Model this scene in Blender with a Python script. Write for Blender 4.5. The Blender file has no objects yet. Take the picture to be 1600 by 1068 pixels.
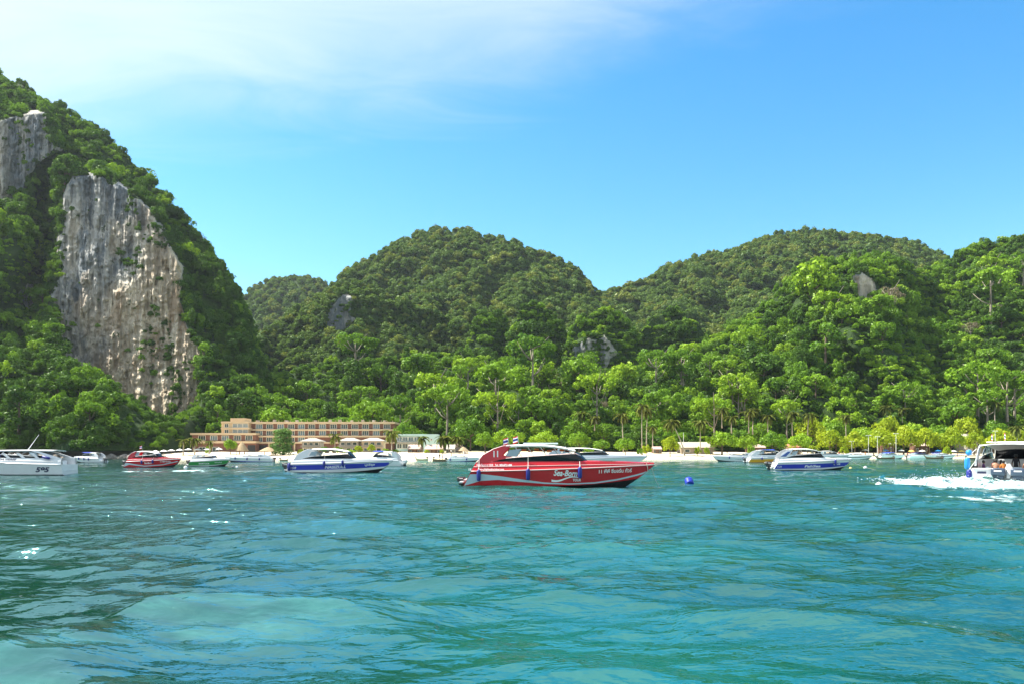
import bpy, bmesh, math, random
import numpy as np
from mathutils import Vector, Matrix
R = math.radians
scene = bpy.context.scene
COL = scene.collection
random.seed(7); rng = np.random.default_rng(7)

# ------------------------------------------------------------------ camera
F, HOR, CAMZ = 1200.0, 705.0, 2.6          # focal length and horizon row of the 1600 px wide photograph, eye height
cam = bpy.data.cameras.new('camera'); camo = bpy.data.objects.new('camera', cam); COL.objects.link(camo)
cam.sensor_width = 36.0; cam.lens = 36.0 * F / 1600.0
cam.shift_y = (HOR - 534.0) / 1600.0
cam.clip_start = 0.1; cam.clip_end = 6000
camo.location = (0, 0, CAMZ); camo.rotation_euler = (R(90), 0, 0)
scene.camera = camo

def at(px, py, Y):
    return Vector(((px - 800.0) / F * Y, Y, CAMZ + (HOR - py) / F * Y))

# ------------------------------------------------------------------ sky and sun
SUN = Vector((-0.56, 0.13, 0.82)).normalized()      # towards the sun
SUN_EL = math.asin(SUN.z); SUN_AZ = math.atan2(SUN.x, SUN.y)
world = bpy.data.worlds.new('World'); scene.world = world; world.use_nodes = True
nt = world.node_tree; nt.nodes.clear()
def WN(t, **k):
    n = nt.nodes.new(t)
    for a, b in k.items(): setattr(n, a, b)
    return n
def wm(op, a, b=None, c=None):
    n = WN('ShaderNodeMath', operation=op)
    for i, v in enumerate((a, b, c)):
        if v is None: continue
        if isinstance(v, (int, float)): n.inputs[i].default_value = v
        else: nt.links.new(v, n.inputs[i])
    return n.outputs[0]
sky = WN('ShaderNodeTexSky', sky_type='NISHITA', sun_disc=False)
sky.sun_elevation = SUN_EL; sky.sun_rotation = SUN_AZ
sky.air_density = 1.0; sky.dust_density = 0.4; sky.ozone_density = 1.0
hs = WN('ShaderNodeHueSaturation'); hs.inputs['Saturation'].default_value = 1.42; hs.inputs['Hue'].default_value = 0.492
nt.links.new(sky.outputs[0], hs.inputs['Color'])
tc = WN('ShaderNodeTexCoord'); sep = WN('ShaderNodeSeparateXYZ'); nt.links.new(tc.outputs['Generated'], sep.inputs[0])
zc = wm('MAXIMUM', sep.outputs[2], 0.06)
cx = wm('DIVIDE', sep.outputs[0], zc); cy = wm('DIVIDE', sep.outputs[1], zc)     # position on a flat cloud layer
comb = WN('ShaderNodeCombineXYZ'); nt.links.new(cx, comb.inputs[0]); nt.links.new(cy, comb.inputs[1])
def cnoise(scale, detail, rough, dist, rot, stretch):
    mp = WN('ShaderNodeMapping'); mp.inputs['Rotation'].default_value = (0, 0, rot); mp.inputs['Scale'].default_value = (1, stretch, 1)
    nt.links.new(comb.outputs[0], mp.inputs[0])
    n = WN('ShaderNodeTexNoise'); n.inputs['Scale'].default_value = scale; n.inputs['Detail'].default_value = detail
    n.inputs['Roughness'].default_value = rough; n.inputs['Distortion'].default_value = dist
    nt.links.new(mp.outputs[0], n.inputs['Vector']); return n.outputs[0]
n1 = cnoise(1.3, 6, 0.58, 0.9, R(24), 2.2); n2 = cnoise(0.55, 3, 0.5, 0.3, R(12), 1.0)
edge = wm('SUBTRACT', 2.42, cy); edge = wm('SUBTRACT', edge, wm('MULTIPLY', cx, 0.30))
edge = wm('SUBTRACT', edge, wm('MULTIPLY', wm('MAXIMUM', cx, 0.0), 0.55))
edge = wm('ADD', edge, wm('MULTIPLY', wm('SUBTRACT', n1, 0.5), 0.8))
mr = WN('ShaderNodeMapRange', interpolation_type='SMOOTHSTEP'); nt.links.new(edge, mr.inputs[0])
mr.inputs[1].default_value = 0.0; mr.inputs[2].default_value = 1.05; mr.inputs[3].default_value = 0.0; mr.inputs[4].default_value = 1.0
veil = wm('MULTIPLY', mr.outputs[0], wm('MULTIPLY_ADD', n2, 0.7, 0.32))
cm = WN('ShaderNodeMix', data_type='RGBA'); nt.links.new(veil, cm.inputs[0]); nt.links.new(hs.outputs[0], cm.inputs[6])
CLOUD = 4.4
cm.inputs[7].default_value = (CLOUD * 0.93, CLOUD * 1.0, CLOUD * 1.02, 1)
bg = WN('ShaderNodeBackground'); bg.inputs[1].default_value = 0.098; nt.links.new(cm.outputs[2], bg.inputs[0])
out = WN('ShaderNodeOutputWorld'); nt.links.new(bg.outputs[0], out.inputs[0])

sl = bpy.data.lights.new('sun', 'SUN'); sl.energy = 5.0; sl.angle = R(0.55); sl.color = (1.0, 0.95, 0.86)
so = bpy.data.objects.new('sun', sl); COL.objects.link(so); so.rotation_euler = SUN.to_track_quat('Z', 'Y').to_euler(); so.location = (0, 0, 300)
vs = scene.view_settings; vs.view_transform = 'Standard'; vs.look = 'None'; vs.exposure = 1.46; vs.gamma = 1; vs.use_curve_mapping = False
cy_ = scene.cycles; cy_.max_bounces = 5; cy_.diffuse_bounces = 2; cy_.glossy_bounces = 3; cy_.transmission_bounces = 3
cy_.transparent_max_bounces = 6; cy_.volume_bounces = 0; cy_.sample_clamp_indirect = 4.0; cy_.use_denoising = True
cy_.caustics_reflective = False; cy_.caustics_refractive = False

# ------------------------------------------------------------------ helpers
def _hash(ix, iy, iz):
    n = (ix.astype(np.int64) * 374761393 + iy.astype(np.int64) * 668265263 + iz.astype(np.int64) * 1440662683) & 0xffffffff
    n = ((n ^ (n >> 13)) * 1274126177) & 0xffffffff
    n = ((n ^ (n >> 15)) * 2246822519) & 0xffffffff
    return ((n ^ (n >> 16)) & 0xffffff) / float(0xffffff)
def vnoise(x, y, z):
    x, y, z = np.broadcast_arrays(x, y, z)
    ix, iy, iz = np.floor(x), np.floor(y), np.floor(z)
    fx, fy, fz = x - ix, y - iy, z - iz
    fx, fy, fz = [f * f * (3 - 2 * f) for f in (fx, fy, fz)]
    r = 0
    for dx in (0, 1):
        wx = fx if dx else 1 - fx
        for dy in (0, 1):
            wy = fy if dy else 1 - fy
            for dz in (0, 1):
                wz = fz if dz else 1 - fz
                r = r + _hash(ix + dx, iy + dy, iz + dz) * wx * wy * wz
    return r * 2 - 1
def fbm(x, y, z, o=4, g=0.5):
    s = 0; a = 1
    for i in range(o):
        s = s + vnoise(x * 2 ** i + 17 * i, y * 2 ** i + 5 * i, z * 2 ** i + 31 * i) * a; a *= g
    return s
def sstep(a, b, x):
    t = np.clip((x - a) / (b - a), 0, 1); return t * t * (3 - 2 * t)

MATS = {}
def mat(name, col, rough=0.5, metal=0.0, spec=0.5, coat=0.0, bump=None, vary=None, alpha=None):
    """principled material; vary=(scale, amount) mottles the colour, bump=(scale, strength, distance) gives fine relief"""
    if name in MATS: return MATS[name]
    m = bpy.data.materials.new(name); m.use_nodes = True; t = m.node_tree; b = t.nodes['Principled BSDF']
    b.inputs['Base Color'].default_value = (*col, 1); b.inputs['Roughness'].default_value = rough
    b.inputs['Metallic'].default_value = metal; b.inputs['Specular IOR Level'].default_value = spec; b.inputs['Coat Weight'].default_value = coat
    if coat: b.inputs['Coat Roughness'].default_value = 0.08
    co = t.nodes.new('ShaderNodeTexCoord')
    if vary:
        n = t.nodes.new('ShaderNodeTexNoise'); n.inputs['Scale'].default_value = vary[0]; n.inputs['Detail'].default_value = 5; n.inputs['Roughness'].default_value = 0.65
        t.links.new(co.outputs['Object'], n.inputs['Vector'])
        r = t.nodes.new('ShaderNodeMapRange'); r.inputs[1].default_value = 0.25; r.inputs[2].default_value = 0.75
        r.inputs[3].default_value = 1 - vary[1]; r.inputs[4].default_value = 1 + vary[1] * 0.6; t.links.new(n.outputs[0], r.inputs[0])
        v = t.nodes.new('ShaderNodeVectorMath'); v.operation = 'SCALE'; v.inputs[0].default_value = col; t.links.new(r.outputs[0], v.inputs['Scale'])
        t.links.new(v.outputs[0], b.inputs['Base Color'])
    if bump:
        n = t.nodes.new('ShaderNodeTexNoise'); n.inputs['Scale'].default_value = bump[0]; n.inputs['Detail'].default_value = 4
        t.links.new(co.outputs['Object'], n.inputs['Vector'])
        bp = t.nodes.new('ShaderNodeBump'); bp.inputs['Strength'].default_value = bump[1]; bp.inputs['Distance'].default_value = bump[2]
        t.links.new(n.outputs[0], bp.inputs['Height']); t.links.new(bp.outputs[0], b.inputs['Normal'])
    MATS[name] = m; return m

class MB:
    """collects shapes into one mesh"""
    def __init__(s): s.v = []; s.f = []
    def add(s, vs, fs):
        o = len(s.v); s.v += [tuple(p) for p in vs]; s.f += [tuple(i + o for i in f) for f in fs]; return s
    def box(s, c, d, rz=0, bev=0.0, M=None):
        if bev <= 0:
            P = [Vector((x * d[0] / 2, y * d[1] / 2, z * d[2] / 2)) for x in (-1, 1) for y in (-1, 1) for z in (-1, 1)]
            fs = [(0, 1, 3, 2), (4, 6, 7, 5), (0, 4, 5, 1), (2, 3, 7, 6), (0, 2, 6, 4), (1, 5, 7, 3)]
        else:
            bm = bmesh.new(); bmesh.ops.create_cube(bm, size=1)
            for v in bm.verts: v.co = Vector((v.co.x * d[0], v.co.y * d[1], v.co.z * d[2]))
            bmesh.ops.bevel(bm, geom=bm.edges[:], offset=bev, segments=2, affect='EDGES', profile=0.6)
            P = [v.co.copy() for v in bm.verts]; bm.verts.index_update(); fs = [tuple(v.index for v in f.verts) for f in bm.faces]; bm.free()
        T = Matrix.Translation(Vector(c)) @ Matrix.Rotation(rz, 4, 'Z')
        if M is not None: T = T @ M
        return s.add([T @ p for p in P], fs)
    def tube(s, pts, r, n=6, cap=True):
        pts = [Vector(p) for p in pts]; rr = r if isinstance(r, (list, tuple)) else [r] * len(pts)
        vs, fs = [], []
        for i, p in enumerate(pts):
            d = (pts[min(i + 1, len(pts) - 1)] - pts[max(i - 1, 0)]).normalized()
            a = d.cross(Vector((0, 0, 1)) if abs(d.z) < 0.9 else Vector((1, 0, 0))).normalized(); b = d.cross(a)
            for k in range(n):
                t = 2 * math.pi * k / n; vs.append(p + (a * math.cos(t) + b * math.sin(t)) * rr[i])
        for i in range(len(pts) - 1):
            for k in range(n): fs.append((i * n + k, i * n + (k + 1) % n, (i + 1) * n + (k + 1) % n, (i + 1) * n + k))
        if cap: fs += [tuple(range(n - 1, -1, -1)), tuple(range((len(pts) - 1) * n, len(pts) * n))]
        return s.add(vs, fs)
    def lathe(s, c, prof, n=14, M=None):
        c = Vector(c); vs, fs = [], []
        for (r, z) in prof:
            for k in range(n):
                t = 2 * math.pi * k / n; p = Vector((r * math.cos(t), r * math.sin(t), z)); vs.append(c + (M @ p if M is not None else p))
        for i in range(len(prof) - 1):
            for k in range(n): fs.append((i * n + k, i * n + (k + 1) % n, (i + 1) * n + (k + 1) % n, (i + 1) * n + k))
        fs += [tuple(range(n - 1, -1, -1)), tuple(range((len(prof) - 1) * n, len(prof) * n))]
        return s.add(vs, fs)
    def prism(s, poly, d0, d1, fn):
        """poly in 2D, extruded between depth d0 and d1, fn(u, v, d) -> point"""
        n = len(poly); vs = [fn(u, v, d0) for u, v in poly] + [fn(u, v, d1) for u, v in poly]
        fs = [tuple(range(n)), tuple(range(2 * n - 1, n - 1, -1))] + [(i, i + n, (i + 1) % n + n, (i + 1) % n) for i in range(n)]
        return s.add(vs, fs)
    def grid(s, rows, close=False):
        nr, nc = len(rows), len(rows[0]); vs = [p for r in rows for p in r]; fs = []
        for i in range(nr - 1):
            for j in range(nc if close else nc - 1): fs.append((i * nc + j, i * nc + (j + 1) % nc, (i + 1) * nc + (j + 1) % nc, (i + 1) * nc + j))
        return s.add(vs, fs)
    def build(s, name, m, parent=None, smooth=False, loc=None, rot=None, fixn=True):
        me = bpy.data.meshes.new(name); me.from_pydata(s.v, [], s.f); me.update()
        if fixn:
            bm = bmesh.new(); bm.from_mesh(me); bmesh.ops.recalc_face_normals(bm, faces=bm.faces); bm.to_mesh(me); bm.free()
        me.materials.append(m)
        if smooth: me.shade_smooth()
        o = bpy.data.objects.new(name, me); COL.objects.link(o); o.parent = parent
        if loc is not None: o.location = loc
        if rot is not None: o.rotation_euler = rot
        return o

def np_mesh(name, V, Fq, m, smooth=True, attrs=None, normals=None, link=True):
    me = bpy.data.meshes.new(name); V = np.ascontiguousarray(V, np.float32).reshape(-1, 3); Fq = np.ascontiguousarray(Fq, np.int32)
    k = Fq.shape[1]; me.vertices.add(len(V)); me.vertices.foreach_set('co', V.ravel())
    me.loops.add(Fq.size); me.loops.foreach_set('vertex_index', Fq.ravel())
    me.polygons.add(len(Fq)); me.polygons.foreach_set('loop_start', np.arange(0, Fq.size, k, dtype=np.int32))
    me.update(calc_edges=True); me.validate()
    for an, av in (attrs or {}).items():
        a = me.attributes.new(an, 'FLOAT', 'POINT'); a.data.foreach_set('value', np.ascontiguousarray(av, np.float32).ravel())
    if smooth: me.shade_smooth()
    if normals is not None: me.normals_split_custom_set_from_vertices(np.ascontiguousarray(normals, np.float32).reshape(-1, 3).tolist())
    if m: me.materials.append(m)
    o = bpy.data.objects.new(name, me)
    if link: COL.objects.link(o)
    return o
def grid_faces(nr, nc):
    i, j = np.meshgrid(np.arange(nr - 1), np.arange(nc - 1), indexing='ij'); a = (i * nc + j).ravel()
    return np.stack([a, a + 1, a + nc + 1, a + nc], 1)
def tag(o, label=None, cat=None, group=None, kind=None):
    for k, v in (('label', label), ('category', cat), ('group', group), ('kind', kind)):
        if v: o[k] = v
    return o
def empty(name, loc, rz=0.0, **k):
    o = bpy.data.objects.new(name, None); COL.objects.link(o); o.location = loc; o.rotation_euler = (0, 0, rz); o.empty_display_size = 0.3
    return tag(o, **k)
TMP = bpy.data.scenes.new('workshop')           # small scene used only to evaluate text and skin modifiers, removed at the end
def evaluated(o):
    TMP.collection.objects.link(o)
    with bpy.context.temp_override(scene=TMP, view_layer=TMP.view_layers[0]): dg = bpy.context.evaluated_depsgraph_get()
    me = bpy.data.meshes.new_from_object(o.evaluated_get(dg)); bpy.data.objects.remove(o); return me
def copy_tree(o, parent=None):
    c = o.copy(); COL.objects.link(c); c.parent = parent
    for ch in o.children: copy_tree(ch, c)
    return c
# ------------------------------------------------------------------ water
SHORE = [(-700, 262), (0, 262), (150, 262), (250, 252), (300, 240), (420, 226), (640, 212), (760, 224), (900, 246), (1050, 258), (1200, 272), (1400, 296), (1600, 300), (2300, 300)]
def shore_y(px): return np.interp(px, [a for a, b in SHORE], [b for a, b in SHORE])

def water_height(X, Y, sp):
    """sum of travelling waves; sp = local mesh spacing, waves too short for it fade out"""
    g = np.random.default_rng(21); dx = np.zeros_like(X); dy = np.zeros_like(X); h = np.zeros_like(X)
    patch = 0.62 + 0.55 * fbm(X * 0.055, Y * 0.05, 3.3 + 0 * X, 3)
    for i in range(54):
        lam = 0.42 * (7.5 / 0.42) ** (i / 53.0)
        th = g.normal(R(82), 0.55 if lam < 2 else 0.42)
        k = 2 * math.pi / lam; amp = 0.0082 * lam ** 0.85 * g.uniform(0.5, 1.15)
        if lam > 3.2: amp *= 0.8
        kx, ky = k * math.cos(th), k * math.sin(th); ph = g.uniform(0, 6.28)
        fade = np.clip(lam / (sp * 3.2) - 0.6, 0, 1) * (patch if lam < 3 else 1.0)
        a = kx * X + ky * Y + ph
        h += amp * fade * np.sin(a); q = 0.75
        dx += q * amp * fade * math.cos(th) * np.cos(a); dy += q * amp * fade * math.sin(th) * np.cos(a)
    return dx, dy, h
NEAR, FAR = 2.2, 318.0
rows = [NEAR]
while rows[-1] < FAR: rows.append(rows[-1] * (1 + 0.0072 + 0.006 * min(1, max(0, (rows[-1] - 60) / 100))))
Yr_ = np.array(rows); U = np.linspace(-1.25, 1.25, 760)
UU, YY = np.meshgrid(U, Yr_); XX = UU * YY
sp = np.maximum(np.gradient(Yr_)[:, None] * 0.8, (U[1] - U[0]) * YY)
dx, dy, hh = water_height(XX, YY, sp)
hh *= 0.35 + 0.65 * sstep(310, 150, YY)
# a boat's wake rolling through the foreground from the lower left
def ridge(pts, w0, w1, amp, seed):
    d = np.full(XX.shape, 1e9); sgn = np.zeros(XX.shape); tt = np.zeros(XX.shape); n = len(pts) - 1
    for i in range(n):
        (x0, y0), (x1, y1) = pts[i], pts[i + 1]; L2 = (x1 - x0) ** 2 + (y1 - y0) ** 2
        t = np.clip(((XX - x0) * (x1 - x0) + (YY - y0) * (y1 - y0)) / L2, 0, 1)
        ex, ey = XX - (x0 + t * (x1 - x0)), YY - (y0 + t * (y1 - y0)); dd = np.hypot(ex, ey); c = dd < d
        d = np.where(c, dd, d); sgn = np.where(c, np.sign((x1 - x0) * ey - (y1 - y0) * ex), sgn); tt = np.where(c, (i + t) / n, tt)
    sd = d * sgn + 0.22 * fbm(XX * 0.7 + seed, YY * 0.7, 0 * XX, 3)
    return np.where(sd > 0, np.exp(-(sd / w1) ** 2), np.exp(-(np.abs(sd) / w0) ** 1.6)) * amp, sd, tt
def gnd(px, py): p = at(px, py, CAMZ * F / (py - HOR)); return (p.x, p.y)
rp = [gnd(-260, 1075), gnd(0, 1030), gnd(120, 1000), gnd(240, 975), gnd(450, 962), gnd(700, 952), gnd(950, 965), gnd(1150, 990)]
rz, rsd, rt = ridge(rp, 1.6, 0.34, 0.36, 4.0)
fadeR = sstep(0.88, 0.45, rt) * sstep(-0.02, 0.06, rt); rz = rz * fadeR
hh += rz
aer = np.clip(sstep(0.14, -0.14, rsd) * sstep(-3.4, -0.3, rsd) * fadeR, 0, 1)
aer *= np.clip(0.66 + 0.6 * fbm(XX * 0.55 + YY * 0.3 + 9, YY * 2.0 - XX * 0.7, 0 * XX, 5), 0, 1)
# broader turquoise swells further out on the right
for (a, b, c) in (((900, 905), (1250, 880), 0.10), ((1050, 965), (1600, 1010), 0.12), ((700, 865), (1150, 850), 0.10)):
    p0, p1 = gnd(*a), gnd(*b); z_, sd_, t_ = ridge([p0, ((p0[0] + p1[0]) / 2, (p0[1] + p1[1]) / 2 + 0.3), p1], 2.0, 1.1, c, a[0] * 0.01)
    e_ = np.sin(np.clip(t_, 0, 1) * math.pi) ** 0.6; hh += z_ * e_
    aer = np.maximum(aer, 0.16 * e_ * np.exp(-(sd_ / 1.8) ** 2))
# foam: white water churned up by the boat leaving on the right and by the one on the left
def foam_strip(pa, pb, wa, wb, seed, pw=1.0):
    (x0, y0), (x1, y1) = pa, pb; L = math.hypot(x1 - x0, y1 - y0); ux, uy = (x1 - x0) / L, (y1 - y0) / L
    t = ((XX - x0) * ux + (YY - y0) * uy) / L; d = np.abs(-(XX - x0) * uy + (YY - y0) * ux) / (wa + (wb - wa) * np.clip(t, 0, 1)); nz = fbm(XX * 0.5 + seed, YY * 0.35, 0 * XX, 4, 0.6); d = d * (1 + 0.45 * nz); t = t + 0.05 * nz
    return sstep(1.15, 0.35, d) * sstep(-0.03, 0.03, t) * sstep(1.05, 0.75, t) ** pw
fo = foam_strip(gnd(1600, 756), gnd(1374, 759.5), 15.0, 1.8, 1)
fo = np.maximum(fo, 0.95 * foam_strip(gnd(1700, 757), gnd(1440, 758), 7.0, 4.0, 1, 0.5))
fo = np.maximum(fo, 0.50 * foam_strip(gnd(1740, 786), gnd(1470, 772), 9.0, 4.0, 2, 0.6))
wk = np.maximum(0.95 * foam_strip(gnd(100, 738.5), gnd(335, 734), 1.1, 1.6, 3, 0.9), 0.5 * foam_strip(gnd(300, 735), gnd(640, 735.5), 2.5, 2.0, 3, 0.7))
fo = np.maximum(fo, wk)
for (a, b, w, s_) in (((-60, 741.5), (112, 741.5), 0.8, 0.75), ((452, 738.5), (600, 738.2), 0.45, 0.55), ((1225, 734.0), (1290, 734.0), 0.5, 0.6), ((1302, 792), (1312, 792), 0.35, 0.95)):
    fo = np.maximum(fo, s_ * foam_strip(gnd(*a), gnd(*b), w, w, 5, 0.3))
hh += 0.40 * foam_strip(gnd(1590, 755), gnd(1400, 758), 7.0, 2.0, 1) * np.clip(fbm(XX * 0.6, YY * 0.45, 0 * XX, 4, 0.6) + 0.5, 0, 1.6)
PXg = 800 + F * UU; sy = shore_y(PXg)
shal = np.exp(-np.clip(sy - YY, 0, 999) / 15.0) * (0.25 + 0.75 * sstep(230, 330, PXg)) * (0.75 + 0.5 * sstep(900, 1400, PXg))
shal = np.clip(shal, 0, 1) ** 1.0
teal = sstep(820, 250, PXg)                       # water colour darkened and greened towards the cliff, standing in for its reflection
V = np.stack([XX + dx, YY + dy, hh], -1)

def node_mat(name):
    m = bpy.data.materials.new(name); m.use_nodes = True; t = m.node_tree
    def N(ty, **k):
        n = t.nodes.new(ty)
        for a, b in k.items(): setattr(n, a, b)
        return n
    def Mx(fac, a, b):
        n = N('ShaderNodeMix', data_type='RGBA')
        for i, v in ((0, fac), (6, a), (7, b)):
            if isinstance(v, (int, float)): n.inputs[i].default_value = v
            elif isinstance(v, tuple): n.inputs[i].default_value = (*v[:3], 1)
            else: t.links.new(v, n.inputs[i])
        return n.outputs[2]
    def Ma(op, a, b=None, c=None, clamp=False):
        n = N('ShaderNodeMath', operation=op, use_clamp=clamp)
        for i, v in enumerate((a, b, c)):
            if v is None: continue
            if isinstance(v, (int, float)): n.inputs[i].default_value = v
            else: t.links.new(v, n.inputs[i])
        return n.outputs[0]
    def Noise(vec, scale, detail=4, rough=0.55, dist=0.0, sc=(1, 1, 1)):
        mp = N('ShaderNodeMapping'); mp.inputs['Scale'].default_value = sc; t.links.new(vec, mp.inputs[0])
        n = N('ShaderNodeTexNoise'); n.inputs['Scale'].default_value = scale; n.inputs['Detail'].default_value = detail
        n.inputs['Roughness'].default_value = rough; n.inputs['Distortion'].default_value = dist; t.links.new(mp.outputs[0], n.inputs['Vector']); return n.outputs[0]
    def Rng(v, a, b, c=0.0, d=1.0, smooth=True):
        n = N('ShaderNodeMapRange', interpolation_type='SMOOTHSTEP' if smooth else 'LINEAR'); t.links.new(v, n.inputs[0])
        for i, x in enumerate((a, b, c, d)): n.inputs[i + 1].default_value = x
        return n.outputs[0]
    def At(nm): return N('ShaderNodeAttribute', attribute_name=nm).outputs['Fac']
    return m, t, N, Mx, Ma, Noise, Rng, At
m, t, N, Mx, Ma, Noise, Rng, At = node_mat('sea_water')
b = t.nodes['Principled BSDF']; pos = N('ShaderNodeNewGeometry').outputs['Position']
col = Mx(Rng(Noise(pos, 0.09, 3, 0.5, 0.2, (1, 1.6, 1)), 0.35, 0.7), (0.000, 0.034, 0.025), (0.000, 0.076, 0.062))
col = Mx(Ma('MULTIPLY', At('teal'), 0.85), col, (0.000, 0.018, 0.013))
col = Mx(At('shal'), col, (0.30, 0.66, 0.55))
col = Mx(Ma('MULTIPLY', At('aer'), Rng(Noise(pos, 1.1, 6, 0.65, 1.2, (0.5, 1.3, 1)), 0.34, 0.64, 0.08, 1.0)), col, (0.030, 0.125, 0.108))
fa = At('foam'); fn = Noise(pos, 1.1, 8, 0.75, 1.0, (1.0, 0.55, 1)); fn2 = Noise(pos, 0.30, 3, 0.6, 0.5)
fv = Ma('ADD', Ma('MULTIPLY', fa, 0.74), Ma('ADD', Ma('MULTIPLY', Ma('SUBTRACT', fn, 0.5), 2.7), Ma('MULTIPLY', Ma('SUBTRACT', fn2, 0.5), 0.7)))
foam = Ma('MULTIPLY', Rng(fv, 0.40, 0.72), Rng(fa, 0.04, 0.22))
caps = Ma('MULTIPLY', Rng(Noise(pos, 2.3, 4, 0.6, 0.3, (0.8, 1, 1)), 0.765, 0.80), Rng(Noise(pos, 0.22, 2, 0.5), 0.5, 0.62))
foam = Ma('MAXIMUM', foam, Ma('MULTIPLY', caps, 0.7))
col = Mx(foam, col, Mx(Rng(Noise(pos, 2.6, 6, 0.7, 0.6, (1, 0.7, 1)), 0.36, 0.60), (0.20, 0.36, 0.37), (0.62, 0.66, 0.66)))
t.links.new(col, b.inputs['Base Color']); b.inputs['IOR'].default_value = 2.9; b.inputs['Specular Tint'].default_value = (0.46, 1.0, 0.95, 1)
t.links.new(Ma('MULTIPLY_ADD', foam, 0.7, 0.06), b.inputs['Roughness'])
rip = Ma('ADD', Ma('MULTIPLY', Noise(pos, 1.5, 3, 0.55, 0.4, (0.62, 1.0, 1)), 1.0), Ma('MULTIPLY', Noise(pos, 5.0, 3, 0.55, 0.3, (0.6, 1, 1)), 0.24))
bp = N('ShaderNodeBump'); bp.inputs['Strength'].default_value = 1.0; bp.inputs['Distance'].default_value = 0.40
gust = Rng(Noise(pos, 0.06, 3, 0.55, 0.5, (0.6, 1, 1)), 0.3, 0.72, 0.45, 1.0)
sxy = N('ShaderNodeSeparateXYZ'); t.links.new(pos, sxy.inputs[0])
near = Rng(sxy.outputs[1], 8, 42, 0.30, 1.0)          # wind ripples fade out in the smoother wake water
t.links.new(Ma('MULTIPLY', rip, Ma('MULTIPLY', gust, near)), bp.inputs['Height']); t.links.new(bp.outputs[0], b.inputs['Normal'])
water = np_mesh('water', V.reshape(-1, 3), grid_faces(*XX.shape), m, attrs={'foam': fo, 'aer': aer, 'shal': shal, 'teal': teal})
tag(water, kind='structure')

# ------------------------------------------------------------------ beach and flat land behind it
PXc = np.linspace(-700, 2300, 420); SYc = shore_y(PXc)
prof = [(-14, -1.2), (-5, -0.5), (0, 0.0), (6, 0.42), (14, 0.95), (24, 1.5), (36, 2.05), (48, 2.35), (70, 2.6), (110, 3.2), (170, 3.6), (260, 3.8)]
Pb = []
for (d, z) in prof:
    Yv = SYc + d; Xv = (PXc - 800) / F * Yv; Pb.append(np.stack([Xv, Yv, z + 0.12 * fbm(Xv * 0.2, Yv * 0.2, 0 * Xv, 3) * (d > 2)], -1))
m, t, N, Mx, Ma, Noise, Rng, At = node_mat('beach_sand'); b = t.nodes['Principled BSDF']; pos = N('ShaderNodeNewGeometry').outputs['Position']
col = Mx(Rng(Noise(pos, 0.35, 5, 0.6), 0.3, 0.7), (0.52, 0.43, 0.30), (0.66, 0.57, 0.42))
hz = N('ShaderNodeSeparateXYZ'); t.links.new(pos, hz.inputs[0])
col = Mx(Rng(hz.outputs[2], 0.28, 0.05), col, (0.30, 0.25, 0.17))                       # wet sand at the water's edge
col = Mx(Rng(Ma('ADD', hz.outputs[2], Noise(pos, 0.25, 4)), 3.15, 3.5), col, (0.07, 0.10, 0.03))   # grass and leaf litter behind the beach
t.links.new(col, b.inputs['Base Color']); b.inputs['Roughness'].default_value = 0.95
bp = N('ShaderNodeBump'); bp.inputs['Strength'].default_value = 0.6; bp.inputs['Distance'].default_value = 0.15
t.links.new(Noise(pos, 2.2, 5, 0.6), bp.inputs['Height']); t.links.new(bp.outputs[0], b.inputs['Normal'])
tag(np_mesh('beach', np.stack(Pb).reshape(-1, 3), grid_faces(len(prof), len(PXc)), m), kind='structure')
def beach_z(X, Y):
    px = 800 + F * X / Y; d = Y - float(shore_y(px)); return float(np.interp(d, [a for a, c in prof], [c for a, c in prof]))

# ------------------------------------------------------------------ hills and cliffs
m, t, N, Mx, Ma, Noise, Rng, At = node_mat('hillside'); HILL = m; b = t.nodes['Principled BSDF']; pos = N('ShaderNodeNewGeometry').outputs['Position']
veg = Mx(Rng(Noise(pos, 0.12, 5, 0.65), 0.3, 0.7), (0.018, 0.040, 0.010), (0.045, 0.085, 0.016))
s1 = Noise(pos, 0.11, 6, 0.62, 0.5, (1, 1, 0.16)); s2 = Noise(pos, 0.5, 5, 0.7, 0.3, (1, 1, 0.07)); s3 = Noise(pos, 0.07, 4, 0.55, 0.4, (1, 1, 0.20))
s4 = Noise(pos, 0.9, 4, 0.6, 0.2, (1, 1, 0.35)); s5 = Noise(pos, 0.55, 8, 0.75, 0.8, (1, 1, 0.55))
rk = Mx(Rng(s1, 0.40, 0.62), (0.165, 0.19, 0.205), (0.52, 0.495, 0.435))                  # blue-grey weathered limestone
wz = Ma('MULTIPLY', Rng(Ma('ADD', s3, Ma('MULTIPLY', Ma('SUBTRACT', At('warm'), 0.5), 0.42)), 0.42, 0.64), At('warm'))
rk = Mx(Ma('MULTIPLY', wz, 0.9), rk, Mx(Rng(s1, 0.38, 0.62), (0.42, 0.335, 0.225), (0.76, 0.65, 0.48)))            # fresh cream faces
rk = Mx(Ma('MULTIPLY', Ma('MULTIPLY', Rng(Noise(pos, 0.09, 5, 0.65, 0.6, (1, 1, 0.35)), 0.52, 0.64), wz), 0.5), rk, (0.34, 0.20, 0.10))   # rust stains
rk = Mx(Ma('MULTIPLY', Rng(s2, 0.57, 0.69), 0.36), rk, (0.035, 0.040, 0.042))              # black water streaks
rk = Mx(Ma('MULTIPLY', Rng(s4, 0.54, 0.68), 0.5), rk, (0.46, 0.43, 0.37))
rk = Mx(Ma('MULTIPLY', Rng(s5, 0.54, 0.68), 0.4), rk, (0.055, 0.058, 0.055))               # cracks and pockets
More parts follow.
